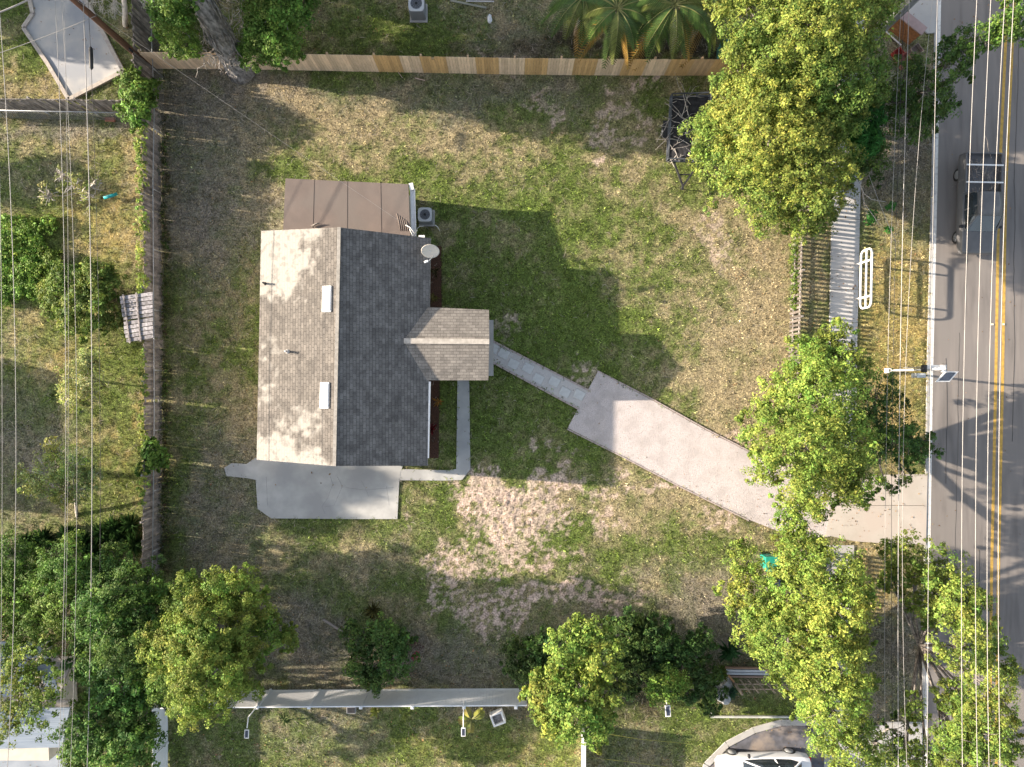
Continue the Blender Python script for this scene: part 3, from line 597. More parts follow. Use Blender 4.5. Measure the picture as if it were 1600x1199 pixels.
# ------------------------------------------------------------------ air conditioners
def ac(x, y, s, hgt, label, rz=0):
    b = G(x, y, 0); t = thing('air_conditioner', b, label, 'air conditioner', 'outdoor air conditioner units')
    MB().box(b + [0, 0, .05], (s * 1.18, s * 1.22, .08), rz).build('base_pad', CONC, t, bevel=.01)
    mb = MB(); mb.box(b + [0, 0, .09 + hgt / 2], (s, s, hgt), rz)
    mb.build('cabinet', mat('ac_cabinet', (.24, .25, .27), (.18, .19, .21), scale=20, rough=.5, stretch=(1, 1, 6)), t, bevel=.04)
    lid = MB(); c0 = b + [0, 0, .09 + hgt]; n_ = 28; r0 = s * .38
    vs = []; 
    for k in range(n_):
        a = 2 * math.pi * k / n_; ca, sa = math.cos(a), math.sin(a); m_ = s / 2 * 1.02 / max(abs(ca), abs(sa)); m_ = min(m_, s * .62)
        vs += [c0 + [ca * m_, sa * m_, .0], c0 + [ca * m_, sa * m_, .05], c0 + [ca * r0, sa * r0, .05], c0 + [ca * r0, sa * r0, -.02]]
    fs = []
    for k in range(n_):
        j = (k + 1) % n_
        for q in range(3): fs.append((k * 4 + q, j * 4 + q, j * 4 + q + 1, k * 4 + q + 1))
    lid.add(vs, fs).build('top_frame', mat('ac_top', (.55, .56, .57), (.5, .51, .52), rough=.45), t)
    MB().lathe(c0 + [0, 0, -.10], [(r0, 0), (r0, .02)], 28).build('fan_well', BLACKM, t)
    fan = MB()
    for k in range(3):
        a = 2 * math.pi * k / 3 + .5; fan.box(c0 + [math.cos(a) * r0 * .52, math.sin(a) * r0 * .52, -.04], (r0 * .85, r0 * .55, .012), a, rx=.35)
    fan.build('fan', mat('fan_blade', (.5, .5, .52), rough=.4), t)
    g = MB(); g.lathe(c0 + [0, 0, .045], [(.07, 0), (.07, .02)], 14)
    for k in range(12):
        a = 2 * math.pi * k / 12; g.bar(c0 + [0, 0, .06], c0 + [math.cos(a) * r0, math.sin(a) * r0, .055], .008, .008)
    for rr_ in (.5, .75): g.tube([c0 + [math.cos(a) * r0 * rr_, math.sin(a) * r0 * rr_, .06] for a in np.linspace(0, 2 * math.pi, 25)], .005, 4)
    g.build('fan_grille', BLACKM, t)
    return t
t = ac(667, 341.5, .72, .72, 'grey air conditioner with round fan beside the brown back roof')
MB().tube([G(651, 362, .3), G(652, 357, .5), G(656, 354, .5), G(662, 353.5, .35)], .022, 6).build('pipe', WHITEM, t)
MB().tube([G(680, 352, .5), G(684, 355, .3), G(687, 361, .05)], .022, 6).build('pipe', WHITEM, t)
t = ac(654.5, 22, .80, .9, 'pale air conditioner at the top edge of the photo beyond the new cedar fence')

# ------------------------------------------------------------------ fences
def resample(P, step):
    P = [np.array(p, float) for p in P]; out = []; rest = 0.
    for a, b in zip(P[:-1], P[1:]):
        L = np.linalg.norm(b - a); t = rest
        while t < L: out.append((a + (b - a) * t / L, math.atan2(b[1] - a[1], b[0] - a[0]))); t += step
        rest = t - L
    return out
def board_fence(name, pts, hgt, label, group, m, bw=.14, gap=.004, colf=None, side=-1, post=2.4, raggy=.0, miss=0., postcol=(1, 1, 1), lean=.0, cat='fence', rails=(.3, .95, 1.6), posth=.05, th=.02, parts='boards'):
    P = [G(x, y) for x, y in pts]; t = thing(name, P[0], label, cat, group)
    mb = MB()
    for i, (p, a) in enumerate(resample(P, bw + gap)):
        if random.random() < miss: continue
        h_ = hgt + random.uniform(-raggy, raggy) - (random.uniform(0, .4) if random.random() < raggy * 2 else 0)
        col = colf(p, i) if colf else (1, 1, 1)
        mb.box(p + [0, 0, h_ / 2], (bw, th, h_), a + random.gauss(0, lean), col=col, ry=random.gauss(0, lean * .7), rx=random.gauss(0, lean * .5))
    mb.build(parts, m, t)
    for p, a in resample(P, post):
        n_ = np.array([-math.sin(a), math.cos(a), 0]) * -side * .07
        MB().box(p + n_ + [0, 0, (hgt + posth) / 2], (.09, .09, hgt + posth), a, col=postcol).build('post', m, t)
    rl_ = MB()
    for a, b in zip(P[:-1], P[1:]):
        an = math.atan2(b[1] - a[1], b[0] - a[0]); n_ = np.array([-math.sin(an), math.cos(an), 0]) * -side * .035
        for z in rails: rl_.bar(a + n_ + [0, 0, z], b + n_ + [0, 0, z], .035, .08, col=postcol)
    rl_.build('rail', m, t)
    return t
DK = [(583, 622), (655, 698), (742, 778), (818, 857), (900, 936), (975, 1013), (1048, 1085), (1120, 1152)]
def ced(p, i):
    x = p[0] * F / (H - 1.8) + 800
    v = random.uniform(.78, 1.10)
    if any(a < x < b for a, b in DK): return (.66 * v, .42 * v, .19 * v)
    if x > 1085: return (.62 * v, .42 * v, .24 * v)
    return (.80 * v, .60 * v, .41 * v)
board_fence('cedar_fence', [(246, 107.5), (330, 108), (440, 109.5), (620, 113), (800, 116.5), (960, 118), (1200, 118.5)], 1.83, 'new tan cedar board fence with lighter and darker panels along the north lawn', None, CEDAR, colf=ced, side=-1, raggy=.012, postcol=(.6, .42, .26), lean=.004, gap=.010)
og = lambda p, i: (lambda v: (v, v * .94, v * .90))(random.uniform(.55, 1.3))
WV = 'weathered board fences of the western gardens'
board_fence('board_fence', [(250.5, 178), (251.5, 300), (254, 540), (253, 700), (249, 898)], 1.8, 'long weathered grey brown board fence on the west side of the lawn, leaning boards', WV, OLDWOOD, colf=og, side=1, raggy=.08, miss=.015, lean=.03)
board_fence('board_fence', [(233, -20), (235, 60), (238, 125), (249, 172)], 1.8, 'weathered board fence section between the paved slab and the big grey trunk', WV, OLDWOOD, colf=og, side=1, raggy=.05, miss=.05, lean=.04)
board_fence('board_fence', [(-60, 175), (90, 176), (232, 178.5)], 1.75, 'weathered grey board fence below the paved slab at the far left', WV, OLDWOOD, colf=og, side=-1, raggy=.06, miss=.03, lean=.05)
pk = lambda p, i: (lambda v: (v, v * .93, v * .86))(random.uniform(.32, .62))
PG = 'old picket fence runs along the street'
board_fence('picket_fence', [(1247, 150), (1240, 300), (1236, 430), (1232, 560), (1228, 700), (1226, 742)], 1.42, 'old brown spaced picket fence between the front lawn and the sidewalk, north of the driveway', PG, OLDWOOD, bw=.125, gap=.105, colf=pk, side=-1, raggy=.03, miss=.02, lean=.02, rails=(.35, 1.15), post=2.4)
board_fence('picket_fence', [(1252, 858), (1250, 930), (1248, 1000)], 1.42, 'old brown spaced picket fence south of the driveway, mostly under a tree', PG, OLDWOOD, bw=.125, gap=.105, colf=pk, side=-1, raggy=.03, miss=.02, lean=.02, rails=(.35, 1.15))
wp = lambda p, i: (1.5, 1.35, 1.15)
board_fence('picket_fence', [(1143, 1060.5), (1260, 1061)], 1.7, 'pale wide spaced slat fence beside the stacked boards near the round driveway', PG, OLDWOOD, bw=.07, gap=.35, colf=wp, side=1, rails=(.6, 1.2), postcol=(1.3, 1.1, .9), lean=.01)

def vinyl(pts, hgt, xs, label):
    P = [G(x, y) for x, y in pts]; t = thing('vinyl_fence', P[0], label, 'fence', 'white vinyl fence runs')
    mb = MB(); rail = MB()
    for a, b in zip(P[:-1], P[1:]):
        L = np.linalg.norm(b - a); n_ = max(1, int(L / .16)); an = math.atan2(b[1] - a[1], b[0] - a[0])
        for i in range(n_): mb.box(a + (b - a) * (i + .5) / n_ + [0, 0, hgt / 2], (L / n_ - .006, .03, hgt - .16), an)
        for z in (.10, hgt): rail.bar(a + [0, 0, z], b + [0, 0, z], .06, .14)
    mb.build('panel', WHITE, t); rail.build('rail', WHITE, t)
    for q in xs:
        m = MB(); m.box(q + [0, 0, (hgt + .12) / 2], (.13, .13, hgt + .12)); m.box(q + [0, 0, hgt + .13], (.17, .17, .03)); m.box(q + [0, 0, hgt + .16], (.10, .10, .04)); m.build('post', WHITE, t, bevel=.005)
    return t
ys = 1078.5
xs = [G(800 + (x - 800) * (H - 1.95) / H, 1078) for x in (321, 402, 483, 564, 644.5, 725, 806)]
vinyl([(262, 1080.5), (370, 1079), (560, 1077.5), (822, 1076)], 1.88, xs, 'long white vinyl privacy fence along the bottom of the lawn')
vinyl([(262, 1084), (262, 1260)], 1.5, [G(262, y) for y in (1160, 1240)], 'white vinyl fence run at the lower left, heading down beside the leafy trees')
vinyl([(909, 1132), (909, 1260)], 1.7, [G(909, y) for y in (1132, 1210)], 'short white vinyl fence run below the bright tree at the bottom centre')

def chainlink(pts, hgt, label, poststep=3.15):
    P = [G(x, y) for x, y in pts]; t = thing('chain_link_fence', P[0], label, 'fence', 'chain link fences')
    mb = MB(); mb.tube([p + [0, 0, hgt] for p in P], .028, 8); mb.build('top_rail', GALV, t)
    for p, a in resample(P, poststep): MB().tube([p, p + [0, 0, hgt - .02]], .026, 8).build('post', GALV, t)
    w_ = MB(); S = resample(P, .10)
    for i in range(len(S)):
        for s_ in (-1, 1):
            j = i + s_ * 11
            if 0 <= j < len(S): w_.bar(S[i][0] + [0, 0, .04], S[j][0] + [0, 0, hgt], .004, .004)
    w_.build('wire_mesh', GALV, t); return t
chainlink([(252, 30), (258, 177), (256, 300), (257, 480), (258, 640), (255, 905)], 1.12, 'grey chain link fence with thin posts in front of the weathered west fence')
chainlink([(-60, 184), (247, 190)], 1.12, 'grey chain link fence in front of the board fence below the paved slab', 2.6)

# leaning boards roof over the west fence
pb = G(215, 497); pal = thing('plank_platform', pb, 'weathered grey plank lean-to roof over the west fence', 'plank roof')
q1, q2, q3, q4 = G(187, 463, 1.9), G(238, 456, 2.1), G(239, 529, 2.1), G(197, 536, 1.9)
mb = MB(); NB = 11
for i in range(NB):
    a, b = i / NB + .004, (i + 1) / NB - (.012 if i != 5 else .03)
    v = random.uniform(.7, 1.15); j = random.uniform(-.02, .02)
    e0 = random.uniform(-.03, .03)
    mb.slab([lerp(q1, q4, a) + [e0, 0, j], lerp(q2, q3, a) + [0, 0, j], lerp(q2, q3, b) + [0, 0, j], lerp(q1, q4, b) + [e0, 0, j]], .03, col=(v * .95, v * .98, v * 1.08))
mb.build('planks', OLDWOOD, pal)
for a, b in ((.12, .16), (.52, .56)):
    MB().bar(lerp(q1, q2, a) + [0, .05, .04], lerp(q4, q3, b) + [0, -.05, .04], .06, .06, col=(1.1, 1.05, 1.05)).build('batten', OLDWOOD, pal)
for p in (q1, q4):
    s_ = -1 if p is q1 else 1
    MB().bar([p[0] + .25, p[1] + s_ * .3, 0], [p[0] + .25, p[1] + s_ * .3, 1.86], .09, .09).build('post', OLDWOOD, pal)

# ------------------------------------------------------------------ trees
def leaves(centres, normals, n_per, spread, size, aspect, cols, rng):
    "leaf rhombs around each clump centre"
    m = len(centres); N_ = m * n_per
    C0 = np.repeat(centres, n_per, 0); NR = np.repeat(normals, n_per, 0)
    sp = np.repeat(spread, n_per)[:, None] if hasattr(spread, '__len__') else spread
    off = rng.normal(0, 1, (N_, 3)); off /= np.linalg.norm(off, axis=1, keepdims=True); off *= rng.random((N_, 1)) ** .4
    C = C0 + off * sp
    nn = NR * .5 + off * .5 + rng.normal(0, .45, (N_, 3)) + np.array([0, 0, .35]); nn /= np.linalg.norm(nn, axis=1, keepdims=True)
    a = np.cross(nn, rng.normal(0, 1, (N_, 3))); a /= np.linalg.norm(a, axis=1, keepdims=True) + 1e-9
    b = np.cross(nn, a); s = size * rng.uniform(.45, 1.6, (N_, 1)) * (.8 + .45 * (rng.random((N_, 1)) > .8))
    V = np.stack([C - a * s * .5, C + b * s * aspect * .5 + nn * s * .05, C + a * s * .5, C - b * s * aspect * .5 + nn * s * .05], 1)
    cc = np.repeat(cols, n_per, 0) * rng.uniform(.65, 1.35, (N_, 1)) * np.concatenate([rng.uniform(.8, 1.15, (N_, 1)), np.ones((N_, 2))], 1)
    return V.reshape(-1, 3), np.repeat(cc, 4, 0)
lx_, ly_, lz_ = LITTER; n = len(lx_); V, K = leaves(np.stack([lx_, ly_, lz_], -1), np.tile([0, 0, 3.], (n, 1)), 1, .01, .085, .55, np.array([.30, .18, .09]) * RNG.uniform(.4, 1.5, (n, 1)), RNG)
tag(link_mesh('leaf_litter', np_mesh('leaf_litter', V, 4, np.arange(len(V)), K), GRASSM), 'brown fallen leaves scattered over lawn and paving', 'fallen leaves', kind='stuff')
YG = np.array([.29, .335, .066]); MG = np.array([.115, .180, .036]); DG = np.array([.060, .112, .032]); BG = np.array([.15, .25, .042]); OLV = np.array([.15, .14, .045]); PALE = np.array([.36, .37, .17])
def tree(name, label, lobes, base, pal=(YG, MG), mix_=.5, leaf=.105, dens=6.2, npc=44, aspect=.55, trunk_r=.22, bark=None, cat='tree', group='trees and shrubs around the garden', cl=.24, gaps=.24, seed=1, limbs=True, bare=0, top=None):
    rng = np.random.default_rng(seed); L = [(G(x, y, z), r_ * 1.14) for x, y, z, r_ in lobes]
    b = G(*base); t = thing(name, b, label, cat, group); L0 = list(L)
    if limbs:
        for c0, r_ in L0:
            for q in range(4):
                a = rng.uniform(0, 6.283); L.append((c0 + np.array([math.cos(a), math.sin(a), rng.uniform(-.5, .25)]) * r_ * rng.uniform(.9, 1.12), r_ * rng.uniform(.22, .38)))
    CC, NN, KK, SS = [], [], [], []
    for c0, r_ in L:
        n_ = max(6, int(4 * math.pi * r_ * r_ * dens))
        d = rng.normal(0, 1, (n_, 3)); d /= np.linalg.norm(d, axis=1, keepdims=True); d[:, 2] = np.where(d[:, 2] < -.25, -d[:, 2], d[:, 2])
        n3 = fbm(d[:, 0] * 2 + c0[0], d[:, 1] * 2 + c0[1] + d[:, 2], 1.3, seed)
        rad = r_ * (.80 + .80 * (n3 - .25)) * rng.uniform(.50, 1.08, n_) 
        p = c0 + d * rad[:, None] * [1, 1, .72]
        k = rng.random(n_) > gaps
        p, d, rad = p[k], d[k], rad[k]; p[:, 2] = np.maximum(p[:, 2], .15)
        CC.append(p); NN.append(d); SS.append(np.full(len(p), min(cl, r_ * .4)) * rng.uniform(.7, 1.25, len(p)))
        m_ = np.clip(rng.normal(mix_, .28, len(p)) + .35 * (fbm(p[:, 0], p[:, 1], .9, seed + 5) - .5) * 2, 0, 1)[:, None]
        KK.append((pal[0] * m_ + pal[1] * (1 - m_)) * rng.uniform(.62, 1.38, (len(p), 1)) * rng.uniform(.82, 1.18) * np.array([rng.uniform(.85, 1.12), 1, 1]))
    CC, NN, KK, SS = map(np.concatenate, (CC, NN, KK, SS))
    V, K = leaves(CC, NN, npc, SS, leaf, aspect, KK, rng)
    V[:, 2] = np.maximum(V[:, 2], .03)
    link_mesh('crown', np_mesh('crown', V - b, 4, np.arange(len(V)), K), LEAFM, t)
    bk = bark or BARK; tr = MB(); cen = np.mean([c for c, _ in L], 0); zt = min(c[2] for c, _ in L)
    f_ = b * .35 + np.array([cen[0], cen[1], 0]) * .65; f_[2] = max(.25, zt * .55)
    tr.tube([b - [0, 0, .1], lerp(b, f_, .5) + [.05, -.04, 0], f_], [trunk_r * 1.3, trunk_r, trunk_r * .8], 10)
    if limbs:
        for c0, r_ in L0:
            mid = lerp(f_, c0, .55) + rng.normal(0, .12, 3); mid[2] = max(mid[2], .2)
            tr.tube([f_, mid, c0, c0 + rng.normal(0, .2, 3)], [trunk_r * .6, trunk_r * .38, trunk_r * .2, .02], 7)
            for q in range(4 + bare):
                d = rng.normal(0, 1, 3); d /= np.linalg.norm(d); d[2] = abs(d[2]) * .6
                e = c0 + d * r_ * (.95 if q >= 4 else .8); tr.tube([lerp(mid, c0, rng.random()), lerp(c0, e, .5) + rng.normal(0, .08, 3), e], [.035, .022, .008], 5)
    tr.build('trunk', bk, t)
    return t
tree('oak_tree', 'large yellow green oak with its crown over the black trailer', [(1110, 210, 5, 1.15), (1160, 170, 6, 1.4), (1145, 262, 5.2, 1.4), (1205, 215, 7, 1.9), (1195, 290, 5.5, 1.6), (1250, 318, 5, 1.2), (1262, 255, 6.5, 1.8), (1290, 195, 6.2, 1.3), (1232, 150, 6.5, 1.3), (1300, 305, 4.8, .9), (1280, 345, 4.3, .6), (1225, 335, 4.5, .7), (1150, 215, 3, 1.4), (1210, 240, 3, 1.6), (1255, 215, 3, 1.5), (1200, 180, 3, 1.4), (1240, 282, 3, 1.1)],
     (1215, 250), (YG, MG), .68, seed=11, trunk_r=.32)
tree('oak_tree', 'tall green oak at the top of the photo beside the utility pole', [(1152, 92, 5, .8), (1180, 35, 7, 1.5), (1215, 95, 7, 1.6), (1265, 35, 8, 1.9), (1285, 108, 7, 1.6), (1330, 45, 7, 1.4), (1345, 108, 6.5, 1.1), (1362, 145, 6, .6), (1340, 0, 7, .8), (1225, -30, 7, 1.6), (1160, -10, 6, 1.0), (1200, 95, 3.2, 1.4), (1250, 62, 3.2, 1.6), (1262, 125, 3, 1.4), (1290, 40, 3.4, 1.5), (1296, 92, 3, 1.2), (1240, 10, 3.4, 1.6)],
     (1250, 110), (YG, MG), .42, seed=12, trunk_r=.32)
tree('fern_leaved_tree', 'bright green feathery tree tucked against the right side of the big oaks', [(1338, 185, 5, .9), (1348, 218, 4.6, .8), (1330, 160, 5, .6)], (1320, 190), (np.array([.06, .20, .03]), np.array([.035, .12, .025])), .5, leaf=.24, aspect=.22, npc=46, seed=13, trunk_r=.12)
tree('oak_tree', 'low dark green tree edging the sidewalk below the feathery tree', [(1350, 248, 3.6, 1.0), (1362, 228, 3.6, .7), (1335, 262, 3.4, .6)], (1330, 240), (MG, DG), .6, seed=14, trunk_r=.14)
tree('street_tree', 'dark open crowned tree leaning over the sidewalk toward the road at the top right', [(1395, 160, 4.5, .9), (1420, 185, 4.3, 1.0), (1412, 120, 4.8, .9), (1450, 140, 5, 1.0), (1485, 95, 5.5, .9), (1505, 68, 6, .7), (1470, 165, 4.6, .7), (1440, 185, 4.2, .7), (1500, 120, 5, .4)],
     (1385, 150), (MG, DG), .45, dens=3.8, npc=48, seed=15, trunk_r=.16, bare=2, gaps=.22)
tree('street_tree', 'leafy branch top reaching across the double yellow line at the top right corner', [(1540, 62, 7, .5), (1568, 42, 7.2, .65), (1592, 20, 7.5, .6), (1600, 50, 7, .5)], (1640, 20), (BG, MG), .5, dens=4, npc=48, seed=16, trunk_r=.10, gaps=.2)
tree('oak_tree', 'broad bright oak overhanging the gravel driveway entrance', [(1303, 532, 4.6, .8), (1262, 560, 5, 1.0), (1320, 572, 5, 1.0), (1228, 610, 5, 1.2), (1280, 618, 6, 1.7), (1212, 670, 5, 1.2), (1270, 690, 6.5, 1.8), (1318, 680, 6.5, 1.4), (1198, 728, 4.5, .8), (1256, 752, 5.5, 1.2), (1308, 748, 6, 1.3), (1330, 772, 5.4, .7), (1232, 803, 4.5, .7), (1240, 825, 4.4, .7)],
     (1255, 665), (YG * .95, BG), .5, seed=17, trunk_r=.3)
tree('street_tree', 'shaded low tree between the bright oak and the road edge line', [(1368, 610, 2.8, 1.0), (1385, 660, 3, 1.1), (1410, 690, 3, 1.0), (1435, 700, 3, .7), (1365, 705, 3, .8), (1385, 765, 3, .4), (1415, 745, 3, .4), (1452, 690, 3.3, .35), (1355, 650, 3.2, .8)], (1370, 680), (MG, DG), .5, dens=4, npc=50, seed=18, trunk_r=.14, bare=2, gaps=.3)
tree('oak_tree', 'bright yellow green oak south of the driveway, over the green bin', [(1163, 875, 4, .75), (1252, 868, 5, 1.0), (1160, 925, 4, .9), (1178, 975, 4.6, 1.0), (1245, 925, 5, 1.2), (1290, 900, 6, 1.4), (1312, 960, 6, 1.4), (1225, 1000, 5.5, 1.4), (1290, 1035, 6.5, 1.5), (1240, 1055, 4.5, .8), (1300, 1105, 6.5, 1.4), (1265, 1105, 5, .7), (1325, 1165, 6, 1.3), (1330, 1010, 5, .8), (1325, 890, 5, .7), (1190, 935, 4.6, .9), (1270, 985, 5.6, 1.2), (1265, 855, 4.6, .7), (1330, 935, 5, .8), (1335, 1070, 5.4, .8), (1180, 1000, 4.2, .6)],
     (1235, 985), (YG, BG), .72, seed=19, trunk_r=.3)
tree('street_tree', 'airy tree over the road edge at the bottom right with bare limbs showing', [(1430, 880, 4, 1.1), (1396, 865, 3.5, .6), (1470, 900, 5, 1.1), (1490, 950, 6, 1.1), (1520, 945, 6, .7), (1452, 960, 4, .6), (1510, 1008, 7, 1.1), (1540, 1062, 7, 1.1), (1500, 1085, 6, .8), (1480, 1150, 6, 1.1), (1530, 1150, 6.5, 1.3), (1445, 1180, 5, .8), (1568, 1165, 6, .7), (1425, 1105, 3.6, .5), (1395, 900, 3, .6), (1475, 935, 5.4, 1.1), (1530, 1000, 6.6, .9), (1545, 1110, 6.8, 1.0), (1505, 1120, 6, .9), (1455, 915, 4.6, .9), (1420, 940, 3, .5), (1500, 1175, 6, 1.0), (1415, 1185, 4.4, .7)],
     (1465, 1040), (YG, MG), .62, dens=4.0, npc=52, seed=20, trunk_r=.13, bare=2, gaps=.2)
tree('street_tree', 'dark leafy tree at the bottom edge between the white car and the front driveway', [(1375, 1170, 4, 1.0), (1400, 1140, 3.5, .5), (1400, 1190, 4, .8), (1345, 1140, 4, .7)], (1370, 1190), (MG, DG), .5, dens=3.3, seed=21, trunk_r=.14, gaps=.3)
LG = 'leafy trees at the lower left'
tree('broadleaf_tree', 'green broadleaf tree beside the small pale roof, left edge of the lower left thicket', [(30, 870, 4, 1.1), (50, 920, 4, 1.4), (8, 940, 4, 1.2), (105, 895, 4.5, 1.3), (60, 975, 4, 1.1), (10, 1005, 4, 1.0), (110, 945, 4.5, 1.2)], (90, 900), (BG, MG * .85), .45, seed=22, trunk_r=.2, group=LG)
tree('broadleaf_tree', 'dense green tree where the weathered west fence ends', [(155, 905, 4.2, 1.2), (190, 930, 4.8, 1.4), (230, 905, 3.5, .9), (165, 970, 5, 1.4), (225, 965, 4.5, 1.2), (275, 925, 3.2, .7), (262, 960, 3.8, .8), (180, 870, 3.6, .7), (205, 1010, 5.5, 1.3)], (215, 925), (BG, DG * 1.2), .45, seed=23, trunk_r=.2, group=LG)
tree('broadleaf_tree', 'dark tree between the pale lower left roof and the white fence run', [(190, 1065, 5, 1.3), (218, 1115, 4.5, 1.1), (150, 1145, 5, 1.2), (195, 1165, 5, 1.3), (232, 1060, 4, .8), (120, 1180, 4, .7), (240, 1150, 3.5, .5), (150, 1025, 4.6, 1.0)], (215, 1090), (BG, DG * 1.2), .45, seed=24, trunk_r=.2, group=LG, leaf=.13)
tree('broadleaf_tree', 'yellow tipped branches hanging over the pale lower left roof', [(28, 1090, 6, .9), (62, 1110, 6, 1.0), (15, 1130, 6, .8), (68, 1075, 6.5, .7), (45, 1030, 5.4, .6), (20, 1050, 5.5, .6), (75, 1015, 5.2, .5)], (-10, 1070), (YG, MG), .5, seed=25, trunk_r=.16, group=LG, dens=3.4, gaps=.3)
tree('elm_tree', 'rounded bright yellow green tree left of the white vinyl fence', [(340, 918, 4.5, .9), (378, 925, 5, .9), (298, 950, 5, 1.1), (330, 980, 6, 1.5), (280, 1010, 6, 1.3), (330, 1050, 6.5, 1.7), (268, 1060, 5.5, 1.0), (370, 1005, 5.5, 1.2), (300, 1098, 5.5, 1.0), (372, 1065, 4.5, .8), (415, 990, 3.5, .9), (448, 998, 3, .5), (405, 950, 4, .7), (255, 1030, 5, .7)],
     (335, 990), (YG * .85, BG), .45, leaf=.095, npc=84, seed=26, trunk_r=.26)
tree('shrub_clump', 'dark round shrub clump with spiky blades behind the white fence', [(560, 995, 1.8, .8), (600, 995, 2, .9), (565, 1040, 1.8, .8), (615, 1030, 2, .9), (590, 1060, 1.8, .6), (625, 1000, 1.6, .6)], (590, 1015), (MG * 1.15, DG), .5, leaf=.12, seed=27, trunk_r=.08, cat='shrub')
tree('bright_tree', 'bright green tree straddling the end of the white fence at the bottom centre', [(915, 990, 5, .8), (888, 1008, 5, .9), (930, 1030, 5, 1.0), (880, 1050, 4.5, 1.0), (858, 1090, 5, 1.0), (900, 1110, 5.5, 1.2), (930, 1090, 5, 1.0), (942, 1130, 4.5, .6), (835, 1090, 4, .5), (880, 1140, 4, .6), (930, 1158, 4, .4)],
     (890, 1060), (YG, BG * .9), .5, leaf=.13, seed=28, trunk_r=.18)
tree('hedge_shrub', 'dark glossy hedge shrub left of the bright tree, above the fence end', [(812, 1020, 1.8, .75), (830, 1050, 1.8, .8), (850, 1012, 2.2, .8), (805, 1050, 1.4, .5), (855, 1045, 2, .7)], (830, 1030), (MG * .8, DG), .4, leaf=.13, seed=29, trunk_r=.07, cat='shrub')
tree('hedge_shrub', 'dark mixed shrubs with spiky leaves right of the bright tree', [(978, 990, 1.8, .9), (1020, 995, 1.8, .9), (1060, 1018, 1.6, .8), (990, 1035, 1.8, .9), (1035, 1035, 1.5, .7), (1090, 1010, 1.6, .8), (1098, 1050, 1.6, .7), (960, 1015, 2, .7), (1115, 1078, 1.3, .5), (975, 1070, 1.2, .6), (1075, 1085, 1.2, .5), (1110, 1105, 1., .4)],
     (1030, 1015), (MG * .8, DG), .35, leaf=.16, aspect=.4, seed=30, trunk_r=.07, cat='shrub')
tree('round_shrub', 'round yellow green shrub above the lone solar panel light', [(1040, 1068, 2.1, .85), (1028, 1075, 2, .6), (1055, 1062, 2, .6)], (1038, 1062), (YG, BG), .5, leaf=.10, seed=31, trunk_r=.06, cat='shrub')
tree('leafy_bush', 'round green bush spilling toward the weathered plank roof', [(108, 440, 1.3, .8), (140, 478, 1.6, 1.1), (92, 470, 1.2, .8), (168, 440, 1.2, .8), (120, 508, 1.1, .7), (180, 500, 1.1, .7), (150, 440, 1.5, .8), (75, 455, .8, .5)], (138, 470), (YG * .9, MG), .4, leaf=.13, seed=32, trunk_r=.08, cat='shrub')
tree('sapling', 'pale silvery sapling in the sunny left garden', [(125, 590, 2.6, .9), (112, 622, 2.4, .6), (140, 568, 2.3, .6), (138, 612, 2.2, .6)], (150, 595), (PALE, YG), .6, dens=6.5, npc=40, leaf=.10, seed=33, trunk_r=.05, gaps=.3, bare=3, bark=PALEBARK)
tree('sapling', 'half bare yellow leaved sapling with pale twigs in the left garden', [(78, 742, 3, 1.0), (112, 725, 3, .8), (125, 765, 2.8, .6), (85, 702, 2.9, .5), (55, 760, 2.6, .5), (140, 745, 2.6, .5), (105, 775, 2.8, .5)], (119, 808), (YG, PALE), .6, dens=5.5, npc=36, leaf=.10, seed=34, trunk_r=.07, gaps=.3, bare=8, bark=PALEBARK)
tree('sapling', 'twiggy nearly bare sapling above the teal pipe', [(75, 305, 1.8, .5), (115, 290, 2, .6), (140, 310, 1.8, .5), (150, 290, 1.6, .4), (95, 275, 1.8, .4)], (128, 300), (YG, PALE), .5, dens=3.2, npc=26, leaf=.09, seed=35, trunk_r=.045, gaps=.5, bare=12, bark=PALEBARK)
tree('vine_bush', 'bright vine bush over the corner where the weathered fences meet', [(205, 128, 1.9, .6), (218, 150, 1.9, .7), (212, 172, 1.8, .6), (232, 140, 1.6, .5), (215, 195, 1.6, .35), (195, 170, 1.6, .4)], (236, 165), (BG, MG), .5, leaf=.14, seed=36, trunk_r=.05, cat='shrub')
tree('vine_bush', 'small bright green vine clump on top of the west fence, level with the patio', [(236, 705, 1.7, .45), (248, 712, 1.5, .5), (240, 725, 1.6, .35), (225, 735, 1.5, .3)], (254, 712), (BG * 1.15, MG), .6, leaf=.15, seed=37, trunk_r=.04, cat='shrub')
tree('fence_weeds', 'dark weeds and leaf litter heaped along the foot of the west fence', [(256 + random.uniform(-5, 6), y, .18, random.uniform(.16, .34)) for y in range(185, 900, 9)], (256, 560), (MG * .8, np.array([.09, .065, .045])), .45, leaf=.09, dens=8, npc=14, seed=44, trunk_r=.02, limbs=False, cl=.2, cat='weeds')
random.seed(12)
tree('weed_patch', 'lush bright green patch of tall weeds at the left edge, left of the round bush', [(random.uniform(-10, 88), random.uniform(345, 470), .2, random.uniform(.25, .5)) for _ in range(95)], (35, 405), (np.array([.19, .30, .05]), BG), .6, leaf=.12, dens=7, npc=20, seed=45, trunk_r=.02, limbs=False, cl=.2, cat='weeds')
